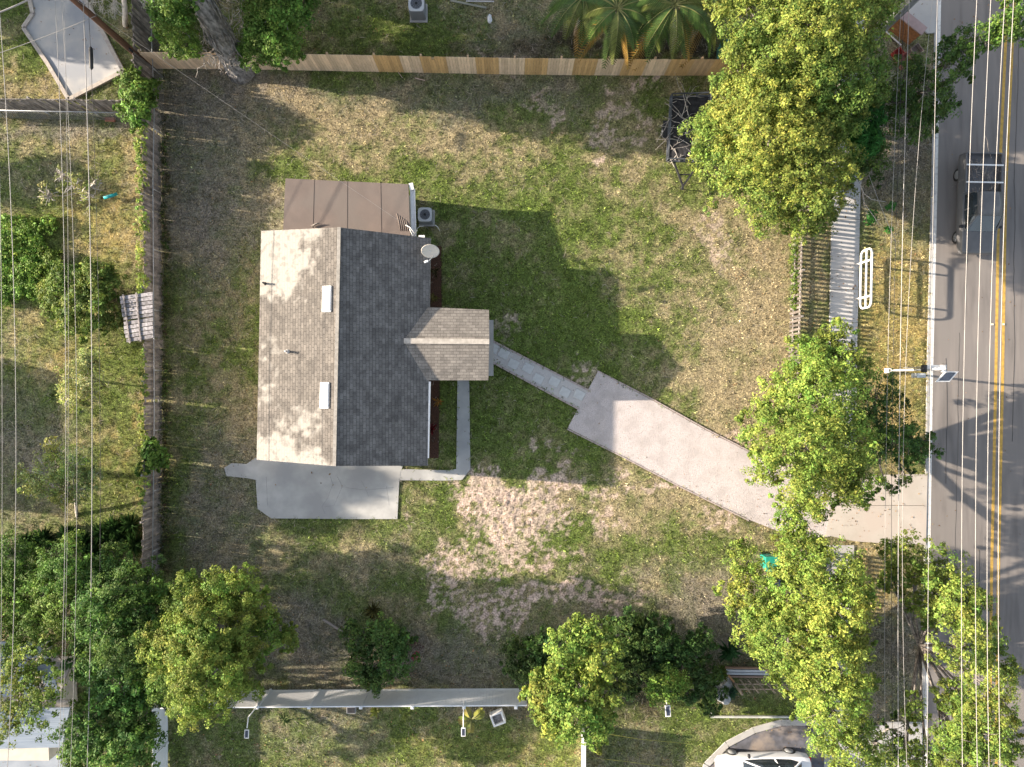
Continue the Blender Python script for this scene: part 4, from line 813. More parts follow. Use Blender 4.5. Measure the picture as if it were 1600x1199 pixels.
# fence-top creeper
cl_ = [(221 + random.uniform(-3, 3), y, 1.75, random.uniform(.18, .32)) for y in range(205, 460, 11)] + [(224 + random.uniform(-3, 3), y, 1.75, random.uniform(.15, .28)) for y in range(545, 790, 12)]
tree('creeper', 'thin yellow green creeper trailing along the outer side of the west fence', cl_, (249, 470), (YG * 1.1, BG), .6, leaf=.11, dens=9, npc=16, seed=38, trunk_r=.02, limbs=False, cl=.16, cat='creeper')
tree('leafy_shrub', 'green foliage left of the huge grey trunk', [(266, 12, 7.2, .8), (276, 48, 6.4, .8), (268, -22, 8, 1.1), (290, 66, 5.2, .55), (275, 40, 4, .7), (272, 68, 3.5, .5), (296, 78, 4.6, .4)], (290, 75), (BG, MG), .45, seed=39, trunk_r=.1, gaps=.08, dens=7.5)
tree('leafy_shrub', 'green foliage right of the huge grey trunk, above the cedar fence', [(412, 32, 6.0, .9), (440, 14, 6.6, 1.1), (402, 72, 3, .6), (445, 55, 4.6, .8), (470, 5, 5.4, .7), (415, 0, 7, .9), (415, 80, 5.0, .8), (432, 58, 6.0, .9), (408, 50, 5.4, .6), (425, 80, 2.8, .5), (380, 85, 2.5, .4)], (425, 75), (BG, MG), .4, seed=40, trunk_r=.1, gaps=.08, dens=7.5)
tree('creeper', 'grassy green creeper growing through the picket fence beside the front lawn', [(1243 + random.uniform(-5, 4), y, .75, random.uniform(.2, .3)) for y in range(372, 486, 6)], (1238, 430), (YG * .8, MG), .5, leaf=.10, dens=9, npc=16, seed=42, trunk_r=.02, limbs=False, cl=.2, cat='creeper')
# big grey trunk with moss-hung crown above the frame
bt = G(374, 106); big = thing('oak_tree', bt, 'huge grey furrowed trunk rising behind the left end of the cedar fence', 'tree', 'trees and shrubs around the garden')
tr = MB(); P0 = [bt + [.1, -.1, -.1], bt + [0, 0, .5], G(355, 76, 2.2), G(333, 35, 4.8), G(300, -25, 7.6), G(270, -80, 9.5)]
tr.tube(P0, [.85, .66, .60, .56, .50, .40], 16)
rg = np.random.default_rng(5)
for k in range(90):       # aerial roots and ridges down the trunk
    a = rg.uniform(0, 2 * math.pi); i0 = rg.integers(1, 4); p0, p1 = lerp(P0[i0], P0[i0 + 1], rg.random()), P0[i0 + 1]
    o_ = np.array([math.cos(a), math.sin(a), 0]) * .6
    tr.tube([p0 + o_, lerp(p0, p1, .5) + o_ * 1.06 + rg.normal(0, .05, 3), p1 + o_ * .9], [.02, .05, .03], 5)
for d in ((4, 6), (-6, 5), (8, 1), (0, 9), (3, 2), (9, 7)):
    e = P0[-1] + np.array([d[0], d[1] + 1, 1.5]); tr.tube([P0[-1], lerp(P0[-1], e, .5) + [0, 0, .8], e], [.3, .18, .06], 8)
tr.build('trunk', mat('oak_bark', (.34, .32, .31), (.10, .095, .09), scale=7, rough=1, bump=.05, bscale=14, stretch=(1, 1, .35)), big)
tw = MB()
for k in range(150):      # tangle of grey twigs
    p = G(rg.uniform(318, 395), rg.uniform(0, 110), rg.uniform(.8, 3.2)); pts = [p]
    for j in range(4): pts.append(pts[-1] + rg.normal(0, .16, 3))
    tw.tube(pts, [.015, .013, .011, .009, .005], 4)
tw.build('twigs', PALEBARK, big)
def hidden_crown(t, pts, seed, pal, mixv=.5, n_=45):
    rng = np.random.default_rng(seed); CC, NN, KK = [], [], []
    for x, y, z, r_ in pts:
        m_ = int(r_ * r_ * n_ * .7); d = rng.normal(0, 1, (m_, 3)); d /= np.linalg.norm(d, axis=1, keepdims=True)
        CC.append(np.array([x, y, z]) + d * r_ * rng.uniform(.4, 1., (m_, 1)) * [1, 1, .8]); NN.append(d); k = rng.random((m_, 1)); KK.append(pal[0] * k + pal[1] * (1 - k))
    V, K = leaves(np.concatenate(CC), np.concatenate(NN), 34, .45, .30, .6, np.concatenate(KK), rng)
    link_mesh('crown', np_mesh('crown', V - ORG[t.name], 4, np.arange(len(V)), K), LEAFM, t)
hidden_crown(big, [(-14, 24.5, 10, 3.2), (-8, 24, 10, 3.2), (-18, 24, 8.5, 3), (-11, 27, 11, 3.5), (-4.5, 23.6, 8.5, 2.6), (-16, 21.8, 10, 1.8), (-20.5, 22, 7.6, 2), (-17, 22.4, 4, 1.8), (-13, 23, 3, 1.6), (-15, 24, 6, 2.4), (-9, 22.6, 3.2, 1.5), (-10, 24, 6.5, 2.4), (-20, 25, 5, 2.6), (-22, 23.4, 10, 2.4), (-6, 26, 12, 3)], 41, (MG, DG), n_=60)
# bare pale twigs at the top left
bt = G(196, 40); t = thing('bare_tree', bt, 'leafless tree with pale whitish twigs above the brown utility pole', 'tree', 'trees and shrubs around the garden')
tr = MB(); root = G(190, 0, 4.5) + [0, .8, 0]; tr.tube([bt, G(195, 10, 2.5), root], [.14, .12, .09], 8)
def twig(p, d, L_, r_, depth):
    e = p + d * L_; m_ = lerp(p, e, .5) + rg.normal(0, .05 * L_, 3); tr.tube([p, m_, e], [r_, r_ * .8, r_ * .6], 5)
    if depth:
        for q in range(4 if depth > 1 else 3):
            nd = d + rg.normal(0, .55, 3); nd /= np.linalg.norm(nd); twig(lerp(m_, e, rg.random()), nd, L_ * .62, r_ * .58, depth - 1)
for d in ((-.9, -.7, .2), (-.4, -1, .2), (.9, -.9, .1), (1.1, -.5, .2), (-1.2, -.3, .2), (.2, -.5, .6)):
    d = np.array(d); d /= np.linalg.norm(d); twig(root, d, 1.0, .045, 4)
tr.build('branches', mat('bleached_wood', (.62, .57, .52), (.45, .42, .38), rough=.9), t)
# overhanging twigs by the sidewalk
bt = G(1350, 262); t = thing('leaning_sapling', bt, 'thin pale arching branches with a few leaves beside the sidewalk, above the white rail', 'sapling', 'trees and shrubs around the garden')
tr = MB(); tr.tube([bt, G(1345, 290, 1.2), G(1350, 303, 1.5), G(1362, 312, 1.6), G(1385, 316, 1.6)], [.03, .025, .02, .015, .008], 6); tr.tube([G(1345, 290, 1.2), G(1352, 320, 1.4), G(1368, 342, 1.3), G(1373, 352, 1.1)], [.02, .018, .012, .006], 6); tr.tube([G(1347, 300, 1.2), G(1350, 322, 1.2), G(1358, 340, 1.1)], [.018, .012, .006], 6)
tr.build('branches', PALEBARK, t)
rng = np.random.default_rng(9); cc = np.array([G(1362 + a, 340 + b_, 1.0) for a, b_ in ((0, 0), (4, 5), (-5, 6), (2, -8), (29, -16), (32, -18), (28, 18), (27, 20))]); V, K = leaves(cc, np.tile([0, 0, 1.], (8, 1)), 40, .22, .16, .5, np.tile(np.array([.05, .17, .03]), (8, 1)), rng)
link_mesh('leaves', np_mesh('leaves', V - bt, 4, np.arange(len(V)), K), LEAFM, t)

# ------------------------------------------------------------------ palms and strap-leaved plants
def frond(mb, p, az, L_, rise, droop, wid, col, nl=22, fan=.55):
    d = np.array([math.cos(az), math.sin(az), 0]); s = np.array([-math.sin(az), math.cos(az), 0]); pts = []
    for i in range(nl + 1):
        t = i / nl; pts.append(p + d * L_ * (t - .12 * t * t) + np.array([0, 0, 1]) * (rise * math.sin(t * 1.7) - droop * t * t))
    mb.tube(pts[::2], [.03 * (1 - i / (len(pts[::2]) + 1)) + .006 for i in range(len(pts[::2]))], 5, col=(.22, .22, .07))
    for i in range(3, nl + 1):
        t = i / nl; l = wid * max(0, math.sin(math.pi * min(1, .12 + t * .86))) ** .6 + .06
        for sg in (-1, 1):
            v = s * sg * l * .8 + d * l * fan + np.array([0, 0, -.28 * l]) ; a = pts[i]; w_ = d * .034
            k = random.uniform(.75, 1.25); c_ = tuple(x * k for x in col)
            mb.add([a - w_, a + w_, a + v * .6 + w_ * .8, a + v, a + v * .6 - w_ * .8], [(0, 1, 2, 3, 4)] if sg < 0 else [(4, 3, 2, 1, 0)], c_)
PALMM = mat('palm_leaf', (1, 1, 1), (.8, .8, .8), scale=6, rough=.5, tint=True, spec=.4, trans=.2)
PGN = 'palms beyond the cedar fence'
def palm(x, y, z, r_, label, seed, nf=22, base=None, wid=.42):
    random.seed(seed); top = G(x, y, z); b = np.array([top[0], top[1], 0]) if base is None else G(*base)
    t = thing('palm_tree', b, label, 'palm', PGN)
    mb = MB(); mb.tube([b, lerp(b, top, .5) + [.05, 0, 0], top - [0, 0, .1]], [.19, .15, .13], 10); mb.build('trunk', PALEBARK, t)
    for i in range(nf):
        az = 2 * math.pi * i / nf * 1.0 + random.uniform(-.25, .25); old = i % 5 == 3
        m = MB(); frond(m, top, az, r_ * random.uniform(.8, 1.1), random.uniform(.3, .9) * (0 if old else 1), random.uniform(1.2, 2.2) * (1.2 if old else 1), wid, (.34, .20, .04) if old else random.choice([(.07, .13, .025), (.10, .17, .03), (.14, .17, .035)]), nl=26)
        m.build('frond', PALMM, t)
    return t
palm(965, 14, 4.2, 2.3, 'left palm beyond the fence with arching green and orange brown fronds', 51, base=(975, 50))
palm(1015, 26, 3.0, 1.7, 'low palm between the left palm and the grey trunked palm, orange lower fronds', 52, 18)
palm(1055, 8, 4.6, 2.4, 'middle palm with a thick grey trunk showing behind the fence', 53, base=(1055, 78))
palm(1102, 16, 3.4, 1.9, 'right palm next to the green oak and the green bin', 54, 18)
palm(912, -6, 3.6, 2.1, 'far left palm cut off by the top edge of the photo', 55, 18)
def rosette(name, x, y, z, label, n_, L_, w_, col, cat='plant', group='small strap leaved plants', rise=.5, seed=1, pal=False):
    random.seed(seed); b = G(x, y, 0); p = G(x, y, z); p[2] = max(.05, z - .1); mb = MB()
    for i in range(n_):
        az = random.uniform(0, 6.283); el = random.uniform(.2, 1.2) * rise * 2; l = L_ * random.uniform(.7, 1.15); d = np.array([math.cos(az) * math.cos(el), math.sin(az) * math.cos(el), math.sin(el)]); s = np.array([-math.sin(az), math.cos(az), 0]) * w_
        if pal: frond(mb, p, az, l, .3, .35, .22, tuple(c * random.uniform(.8, 1.2) for c in col), nl=14); continue
        m_ = p + d * l * .55; e = p + d * l + np.array([0, 0, -.28 * l]); k = random.uniform(.7, 1.3); c_ = tuple(v * k for v in col)
        mb.add([p - s * .4, p + s * .4, m_ + s, e, m_ - s], [(0, 1, 2, 3, 4)], c_)
    if z > .3: mb.tube([b, p], .03, 6, col=(.2, .17, .1))
    return tag(mb.build(name, PALMM, org=b), label, cat, group)
rosette('yucca_plant', 578, 1050, 1.9, 'spiky dark yucca blades poking out of the round shrub clump', 60, .8, .035, (.05, .08, .025), seed=61)
rosette('yucca_plant', 580, 1070, 1.9, 'yellow green spiky blades hanging over the top of the white fence', 34, .6, .03, (.16, .17, .05), seed=62)
rosette('yucca_plant', 1005, 985, 2.0, 'large spiky yucca above the mixed shrubs', 70, 1.15, .04, (.07, .11, .035), seed=63)
rosette('yucca_plant', 1000, 1035, 1.9, 'long bladed dark yucca in the middle of the mixed shrubs', 60, 1.2, .035, (.04, .065, .03), seed=64)
rosette('leafy_rosette', 1140, 1017, .9, 'round green rosette plant standing apart on bare soil right of the shrubs', 110, .8, .05, (.05, .13, .045), seed=65)
rosette('leafy_rosette', 1125, 1052, 1.0, 'yellow green leafy plant at the left end of the stacked boards', 70, .6, .045, (.12, .17, .03), seed=66)
rosette('leafy_rosette', 1143, 1083, .6, 'small blue green plant beside the plastic heap', 60, .45, .05, (.05, .12, .06), seed=67)
rosette('croton_plant', 1072, 1012, 1.7, 'orange tipped leafy plant at the right of the mixed shrubs', 30, .4, .04, (.13, .15, .03), seed=166)
rosette('croton_plant', 583, 955, .7, 'reddish green leafy plant above the round shrub clump', 60, .6, .04, (.13, .12, .035), seed=68)
rosette('banana_plant', 587, 1112, .8, 'yellow green star shaped plant below the white fence, right of the square planter', 18, .5, .06, (.24, .26, .05), seed=69)
rosette('banana_plant', 630, 1117, .8, 'yellow green plant below the white fence, nearest the sunlit grass', 16, .45, .05, (.22, .26, .06), seed=70)
rosette('small_palm', 736, 1125, 1.0, 'small yellow fronded palm beside the tall solar light', 9, .85, .05, (.28, .28, .05), seed=71, pal=True)
rosette('small_palm', 443, 1125, .5, 'slender pale green seedling below the white fence near the left solar light', 24, .5, .03, (.14, .20, .07), seed=72)
rosette('cordyline_plant', 674, 671, .5, 'dark red cordyline plant in the mulch bed by the front gutter', 34, .45, .035, (.20, .02, .025), seed=73)
rosette('bed_plant', 686, 628, .4, 'thin orange tipped plant in the front mulch bed beside the porch', 12, .45, .035, (.42, .22, .05), seed=74)
rosette('bed_plant', 679, 464, .5, 'yellow green plant in the mulch bed north of the porch', 26, .4, .035, (.20, .17, .05), seed=75)
rosette('bed_plant', 680, 425, .5, 'dark brown green plant in the mulch bed below the dish', 26, .4, .035, (.09, .07, .03), seed=76)
random.seed(5)
k = 0
sites = [(108, 838, 'left end'), (135, 850, ''), (160, 832, ''), (185, 845, ''), (205, 820, ''), (180, 825, ''), (70, 842, ''), (210, 850, ''), (150, 862, ''), (45, 850, '')]
lab = ['strap leaved lily clump below the half bare sapling trunk', 'wide lily clump right under the dark left cable', 'lily clump on the grass edge above the thicket, nearest the cables', 'dense lily clump two clumps from the west fence', 'lily clump touching the foot of the west fence',
       'lily clump highest up the grass edge', 'lily clump left of the leaning cables at the thicket top', 'lowest lily clump beside the fence, half hidden by leaves', 'lily clump half under the lower left tree', 'far left lily clump at the grass edge']
for (x, y, _), l_ in zip(sites, lab):
    rosette('lily_clump', x, y, .25, l_, 110, .85, .035, (.05, .11, .03), 'plant', 'lily clumps above the lower left thicket', seed=80 + k); k += 1
# pink flowers
rng = np.random.default_rng(77); cc = G(650, 1026, .9) + rng.normal(0, .07, (5, 3)); V, K = leaves(cc, np.tile([0, 0, 1.], (5, 1)), 30, .16, .07, .8, np.tile(np.array([.55, .03, .14]), (5, 1)), rng)
b = G(650, 1026); o = thing('flower_bush', b, 'small bush with vivid pink flowers right of the round shrub clump', 'flowers'); link_mesh('petals', np_mesh('petals', V - b, 4, np.arange(len(V)), K), LEAFM, o)
cc = G(643, 1010, .5) + rng.normal(0, .25, (14, 3)) * [1, 1, .4]; V, K = leaves(cc, np.tile([0, 0, 1.], (14, 1)), 30, .2, .07, .5, np.tile(np.array([.12, .05, .05]), (14, 1)), rng); V[:, 2] = np.maximum(V[:, 2], .02); link_mesh('leaves', np_mesh('leaves', V - b, 4, np.arange(len(V)), K), LEAFM, o)

# ------------------------------------------------------------------ poles and cables
p = G(233, 103); t = thing('utility_pole', p, 'brown wooden utility pole at the upper left, leaning out of the frame', 'utility pole', 'utility poles')
MB().tube([p, p + [0, 0, 10.6]], [.17, .12], 14).build('pole', mat('brown_pole', (.17, .085, .055), (.09, .05, .035), scale=4, rough=.9, stretch=(3, 3, .3)), t)
MB().box(p + [0, 0, 10.0], (1.9, .11, .12)).build('crossarm', OLDWOOD, t)
MB().box(p + [.13, -.13, 2.0], (.12, .12, .25), R(45)).build('junction_box', BLACKM, t)
p = G(1329, 92.5); t = thing('utility_pole', p, 'thick pale grey concrete utility pole at the top right over the oaks', 'utility pole', 'utility poles')
MB().tube([p, p + [0, 0, 12]], [.26, .20], 4, smooth=False).build('pole', mat('grey_pole', (.34, .34, .34), (.17, .165, .16), scale=2.5, rough=.9, stretch=(2, 2, .4)), t)
MB().box(p + [0, 0, 11], (3.0, .12, .14)).build('crossarm', GALV, t)
def cable(pts, zm, zs, r_, label, m=CABLE, grp='overhead cables', ext_=True):
    ys_ = np.array([q[1] for q in pts], float); xs_ = np.array([q[0] for q in pts], float); c_ = np.polyfit(ys_, xs_, min(2, len(pts) - 1)) 
    Y = np.linspace(-60, 1260, 24) if ext_ else np.linspace(ys_[0], ys_[-1], 12)
    P = [G(np.polyval(c_, y), y, zm + zs * ((y - 600) / 600) ** 2) for y in Y]
    a = P[0] + (P[0] - P[1]) * 2; b = P[-1] + (P[-1] - P[-2]) * 2
    o = MB().tube([a] + P + [b] if ext_ else P, r_ * (.58 if 'left' in grp else .56), 6).build('cable', m, org=P[0]); return tag(o, label, 'cable', grp)
LC = 'overhead cables on the left'; RC = 'overhead cables along the road'
cable([(0, 300), (3, 600), (3, 900), (0, 1100)], 10.6, 1.0, .014, 'faint cable hugging the left edge of the photo', grp=LC)
cable([(0, 30), (9, 150), (16, 300), (24, 600), (23.5, 900), (15, 1130)], 10.2, 1.0, .019, 'pale cable second from the left edge', grp=LC)
cable([(86, 0), (94, 160), (97.5, 300), (102.5, 600), (101, 900), (91, 1199)], 7.4, .5, .018, 'leftmost pale cable of the close group crossing the saplings', grp=LC)
cable([(100, 0), (105.5, 300), (106.5, 600), (104.5, 900), (97, 1199)], 7.1, .5, .011, 'thinnest cable running just right of the leftmost of the close group', grp=LC)
cable([(97, 0), (104, 150), (111, 300), (117, 450), (120, 600), (119, 900), (110, 1199)], 6.6, .5, .014, 'thin cable passing over the half bare sapling trunk', grp=LC)
cable([(131, 0), (134, 140), (138.5, 300), (144.5, 600), (143, 900), (136, 1199)], 5.5, .5, .03, 'thickest and brightest cable of the left garden', grp=LC)
cable([(138, 0), (142, 100), (149, 300), (156.5, 600), (156, 900), (150.5, 1199)], 4.9, .5, .017, 'dark cable right of the bright thick one', CABLEB, LC)
o = MB().tube([G(141.6, 73, 5.33), G(141.9, 76, 5.33), G(142.8, 106, 5.30), G(143, 109, 5.30)], [.03, .085, .085, .03], 10).build('splice_case', CABLEB, org=G(142, 90, 5.3)); tag(o, 'black splice sleeve on the dark cable over the paved slab', 'splice case')
cable([(1406, 30), (1402, 150), (1396, 300), (1385.5, 600), (1382.5, 900), (1383.5, 1199)], 5.5, .4, .016, 'leftmost thin cable along the street verge', grp=RC)
cable([(1411, 30), (1405, 250), (1394, 600), (1392.5, 900), (1395.5, 1199)], 5.6, .4, .018, 'dark cable second from the left along the street verge', CABLEB, RC)
cable([(1419, 15), (1418, 125), (1412.5, 300), (1405.5, 600), (1403, 900), (1404, 1199)], 6.2, .4, .026, 'bright thick cable in the middle of the street verge', grp=RC)
cable([(1457, 5), (1444, 125), (1430, 300), (1414, 600), (1410.5, 900), (1417, 1199)], 6.6, .5, .015, 'thin cable that slants in from the road edge at the top', grp=RC)
cable([(1464, 0), (1460, 300), (1453, 600), (1450, 900), (1449, 1199)], 8.0, .4, .018, 'cable running right over the white road edge line', grp=RC)
cable([(1526, 0), (1514.5, 300), (1505, 600), (1502.5, 900), (1504, 1199)], 9.4, .6, .021, 'bright cable over the middle of the near lane', grp=RC)
cable([(1548, 0), (1535.5, 300), (1526, 600), (1524.5, 900), (1527, 1199)], 9.8, .6, .021, 'bright cable second from the yellow line in the near lane', grp=RC)
cable([(1570, 0), (1555, 300), (1545.5, 600), (1542, 900), (1545.5, 1199)], 10.2, .6, .021, 'bright cable just left of the double yellow line', grp=RC)
cable([(1584, 0), (1570, 300), (1562.5, 600), (1560, 900), (1562.5, 1199)], 10.5, .6, .021, 'bright cable just right of the double yellow line', grp=RC)
def drop(a, b, sag, r_, label, m=CABLE):
    P = [lerp(a, b, t) - [0, 0, sag * 4 * t * (1 - t)] for t in np.linspace(0, 1, 16)]
    tag(MB().tube(P, r_, 6).build('cable', m, org=P[0]), label, 'cable', 'service drop cables')
drop(G(103, -11, 7), G(641, 357, 2.9), .35, .006, 'thin service cable from the brown pole to the corner of the brown back roof')
drop(G(-30, 30, 7.3), G(70, -14, 7.3), .1, .035, 'thick white cable cutting across the top left corner')
drop(G(-40, 96, 6), G(150, 25, 6.2), .1, .013, 'thin cable slanting over the left edge of the paved slab')
drop(G(1310, 130, 4.2), G(1400, 380, 3.8), .2, .012, 'thin cable slanting over the sidewalk beside the big oaks')

# ------------------------------------------------------------------ white hoop rail and beacon
hb = G(1337, 440); t = thing('hoop_rail', hb, 'white rounded tubular rail standing beside the sidewalk', 'guard rail')
X0 = 18.47; y1, y2 = 6.98, 3.95; sk = lambda y: X0 + (y - 5.5) * .02 - .0
def rr(z0, z1, ra):
    pts = []
    for cy, cz, a0 in ((y1 - ra, z1 - ra, 0), (y2 + ra, z1 - ra, 90), (y2 + ra, z0 + ra, 180), (y1 - ra, z0 + ra, 270)):
        for q in range(6):
            a = R(a0 + q * 18); pts.append((sk(cy), cy + ra * math.cos(a), cz + ra * math.sin(a)))
    return pts + [pts[0], pts[1]]
MB().tube(rr(.54, 1.63, .28), .055, 10).build('frame', WHITEM, t)
MB().tube([(sk(y1), y1 - .02, 1.10), (sk(y2), y2 + .02, 1.10)], .05, 10).build('middle_bar', WHITEM, t)
for y in (6.38, 4.52): 
    MB().tube([(sk(y), y, 0), (sk(y), y, 1.60)], .05, 10).build('post', WHITEM, t); MB().box((sk(y), y, .012), (.22, .22, .024)).build('foot_plate', GALV, t)
bp = G(1385, 579.5); t = thing('flashing_beacon', bp, 'white solar powered flashing sign pole at the road edge', 'beacon')
MB().tube([bp, bp + [0, 0, 5.0]], .06, 10).build('pole', WHITEM, t)
MB().box(bp + [0, 0, .15], (.26, .26, .3)).build('base', WHITEM, t, bevel=.03)
MB().box(G(1435, 587, 2.75), (.45, .22, .5)).build('control_box', mat('box_grey', (.52, .56, .58), rough=.5), t, bevel=.02)
MB().box(bp + [0, .12, 3.0], (.78, .03, 1.5)).build('sign_plate', GALV, t, bevel=.01)
MB().box(bp + [.05, .10, 3.95], (1.0, .2, .12)).build('signal_bar', WHITEM, t, bevel=.02)
for dx in (-.42, .5): MB().tube([bp + [dx, .2, 4.05], bp + [dx, -.15, 4.05]], .13, 14).build('lamp_housing', BLACKM if dx < 0 else WHITEM, t)
q = G(1473, 589.5, 5.1); f_ = MB().slab([q + [-.28, -.22, -.1], q + [.38, -.22, -.1], q + [.60, .26, .22], q + [-.02, .26, .22]], .04).build('solar_panel', WHITEM, t)
MB().slab([q + [-.17, -.17, -.055], q + [.33, -.17, -.055], q + [.49, .21, .20], q + [.04, .21, .20]], .012).build('solar_cells', SOLAR, f_)
MB().tube([bp + [0, 0, 4.8], q + [.1, 0, 0]], .03, 8).build('bracket', WHITEM, t)

# ------------------------------------------------------------------ solar lights by the vinyl fence
def sollight(pts, x, y, z, label, r_=0, sz=(.22, .44)):
    b = G(*pts[0][:2]); t = thing('solar_light', b, label, 'solar light', 'solar garden lights')
    MB().tube([G(*q) for q in pts], .028, 8).build('pole', WHITEM, t)
    c0 = G(x, y, z); f_ = MB().box(c0, (sz[0], sz[1], .05), r_).build('solar_panel', WHITEM, t, bevel=.008)
    MB().box(c0 + [0, 0, .024], (sz[0] * .66, sz[1] * .80, .012), r_).build('solar_cells', SOLAR, f_)
sollight([(406, 1080, 0), (402, 1103, 2.0), (388, 1121, 2.5), (386, 1138, 2.6)], 385.5, 1147, 2.6, 'solar light on a bent white pole at the left part of the white fence', R(-2))
sollight([(727, 1080, 0), (724.5, 1103, 2.0), (724, 1120, 2.3), (724, 1138, 2.4)], 724, 1144, 2.4, 'solar light on a straight white pole beside the small yellow palm', 0)
sollight([(1040, 1082, 0), (1041, 1095, 1.3), (1042, 1100, 1.5)], 1043.5, 1111, 1.6, 'tilted solar panel light below the round yellow green shrub', R(4), (.28, .60))
b = G(550, 1107); t = thing('square_planter', b, 'small dark square grated box below the white fence', 'planter')
MB().box(b + [0, 0, .12], (.48, .36, .22)).build('box', mat('planter_grey', (.3, .3, .31), rough=.8), t, bevel=.01); MB().box(b + [0, 0, .235], (.40, .28, .02)).build('soil', BLACKM, t)
b = G(778, 1118); t = thing('planter_box', b, 'white open topped planter box below the right end of the white fence', 'planter')
mb = MB(); a = R(20)
for dx, dy, w_, l_ in ((-.30, 0, .09, .66), (.30, 0, .09, .66), (0, .285, .50, .09), (0, -.285, .50, .09)):
    mb.box(b + [dx * math.cos(a) - dy * math.sin(a), dx * math.sin(a) + dy * math.cos(a), .22], (w_, l_, .44), a)
mb.build('frame', WHITEM, t, bevel=.01); MB().box(b + [0, 0, .15], (.50, .48, .26), a).build('soil', mat('planter_soil', (.28, .27, .27), (.12, .11, .1), scale=12, rough=1), t)

# ------------------------------------------------------------------ utility trailer
c0 = G(1080, 200); t = thing('utility_trailer', c0, 'black steel utility trailer with loose branches in its bed, half under the oak', 'trailer')
ta, tb, tc_, td = G(1047.5, 152, .7), G(1108, 150, .7), G(1103, 254, .7), G(1041.5, 252, .7)
MB().slab([ta, tb, tc_, td], .06).build('bed', mat('trailer_bed', (.045, .045, .05), (.018, .018, .02), scale=6, rough=.9), t)
mb = MB(); up = np.array([0, 0, .42])
for a, b in ((ta, tb), (tb, tc_), (tc_, td), (td, ta)): mb.bar(a + up, b + up, .06, .06); mb.bar(a + [0, 0, .02], b + [0, 0, .02], .07, .1)
for a, b in ((ta, tb), (tb, tc_), (tc_, td), (td, ta)):
    for s_ in (0, .33, .66): mb.bar(lerp(a, b, s_), lerp(a, b, s_) + up, .05, .05)
mb.build('side_frame', mat('trailer_frame', (.10, .11, .13), (.05, .055, .06), rough=.5), t)
hp = G(1067, 291, .55); mb = MB(); mb.bar(lerp(td, tc_, .2) - [0, 0, .1], hp, .09, .09); mb.bar(lerp(td, tc_, .85) - [0, 0, .1], hp, .09, .09); mb.bar(lerp(lerp(td, tc_, .5), hp, .5) - [.35, 0, .1], lerp(lerp(td, tc_, .5), hp, .5) + [.3, 0, -.1], .06, .06); mb.bar(hp, G(1066, 297, .5), .1, .1); mb.bar(hp - [0, 0, .55], hp, .05, .05)
mb.build('tongue', BLACKM, t)
for s_ in (0, 1):
    w0 = lerp(ta, td, .5) + [-.16, 0, -.38] if s_ == 0 else lerp(tb, tc_, .5) + [.16, 0, -.38]
    w_ = MB().tube([w0 + [-.1, 0, 0], w0 + [.1, 0, 0]], .32, 20).build('wheel', CABLEB, t)
    MB().tube([w0 + [-.11, 0, 0], w0 + [.11, 0, 0]], .17, 14).build('rim', GALV, w_)
    MB().box(w0 + [0, 0, .37], (.24, .9, .03)).build('fender', BLACKM, t)
mb = MB()
for k in range(46):
    p = lerp(lerp(ta, tb, rg.uniform(.05, .8)), lerp(td, tc_, rg.uniform(.05, .8)), rg.random()) + [0, 0, rg.uniform(.05, .25)]; pts = [p]
    d = rg.normal(0, .2, 3) * [1, 1, .2]
    for j in range(4): pts.append(pts[-1] + d + rg.normal(0, .06, 3) * [1, 1, .4]); pts[-1][2] = max(.74, pts[-1][2])
    mb.tube(pts, [.02, .017, .014, .01, .006], 5)
o = mb.build('branch_pile', PALEBARK, org=c0 + [0, 0, .7]); tag(o, 'loose grey branches lying in the bed of the black trailer', 'branches')

# ------------------------------------------------------------------ bins, boards and clutter
def bin_(name, x, y, w_, h_, rgb, label, rz=0):
    b = G(x, y); t = thing(name, b, label, 'bin', None); m = mat(name + '_plastic', rgb, tuple(v * .8 for v in rgb), rough=.4, spec=.5)
    vs = [b + [sx * w_ * .42, sy * w_ * .42, 0.02] for sx, sy in ((-1, -1), (1, -1), (1, 1), (-1, 1))] + [b + [sx * w_ / 2, sy * w_ / 2, h_] for sx, sy in ((-1, -1), (1, -1), (1, 1), (-1, 1))]
    MB().add(vs, [(3, 2, 1, 0), (4, 5, 6, 7), (0, 1, 5, 4), (1, 2, 6, 5), (2, 3, 7, 6), (3, 0, 4, 7)]).build('body', m, t, bevel=.03)
    l_ = MB().box(b + [0, 0, h_ + .035], (w_ * 1.06, w_ * 1.08, .05), rz).build('lid', m, t, bevel=.03)
    MB().box(b + [0, 0, h_ + .075], (w_ * .72, w_ * .5, .03), rz).build('lid_panel', m, l_, bevel=.014)
    MB().tube([b + [-w_ * .45, w_ * .62, h_ * .93], b + [w_ * .45, w_ * .62, h_ * .93]], .02, 8).build('handle', BLACKM, t)
    for s_ in (-1, 1): MB().tube([b + [s_ * w_ * .42, w_ * .5, .1], b + [s_ * w_ * .5, w_ * .5, .1]], .1, 12).build('wheel', CABLEB, t)
    return t
bin_('wheeled_bin', 1128, 89, .72, 1.05, (.03, .14, .12), 'dull green wheeled bin behind the cedar fence beside the oak')
bin_('wheeled_bin', 1196, 874, .72, 1.0, (.02, .26, .19), 'bright teal green wheeled bin under the oak south of the driveway')
b = G(1205, 905); t = thing('storage_tub', b, 'dark navy plastic tub below the bright teal green bin', 'tub')
vs = [b + [sx * .30, sy * .20, 0] for sx, sy in ((-1, -1), (1, -1), (1, 1), (-1, 1))] + [b + [sx * .36, sy * .25, .38] for sx, sy in ((-1, -1), (1, -1), (1, 1), (-1, 1))]
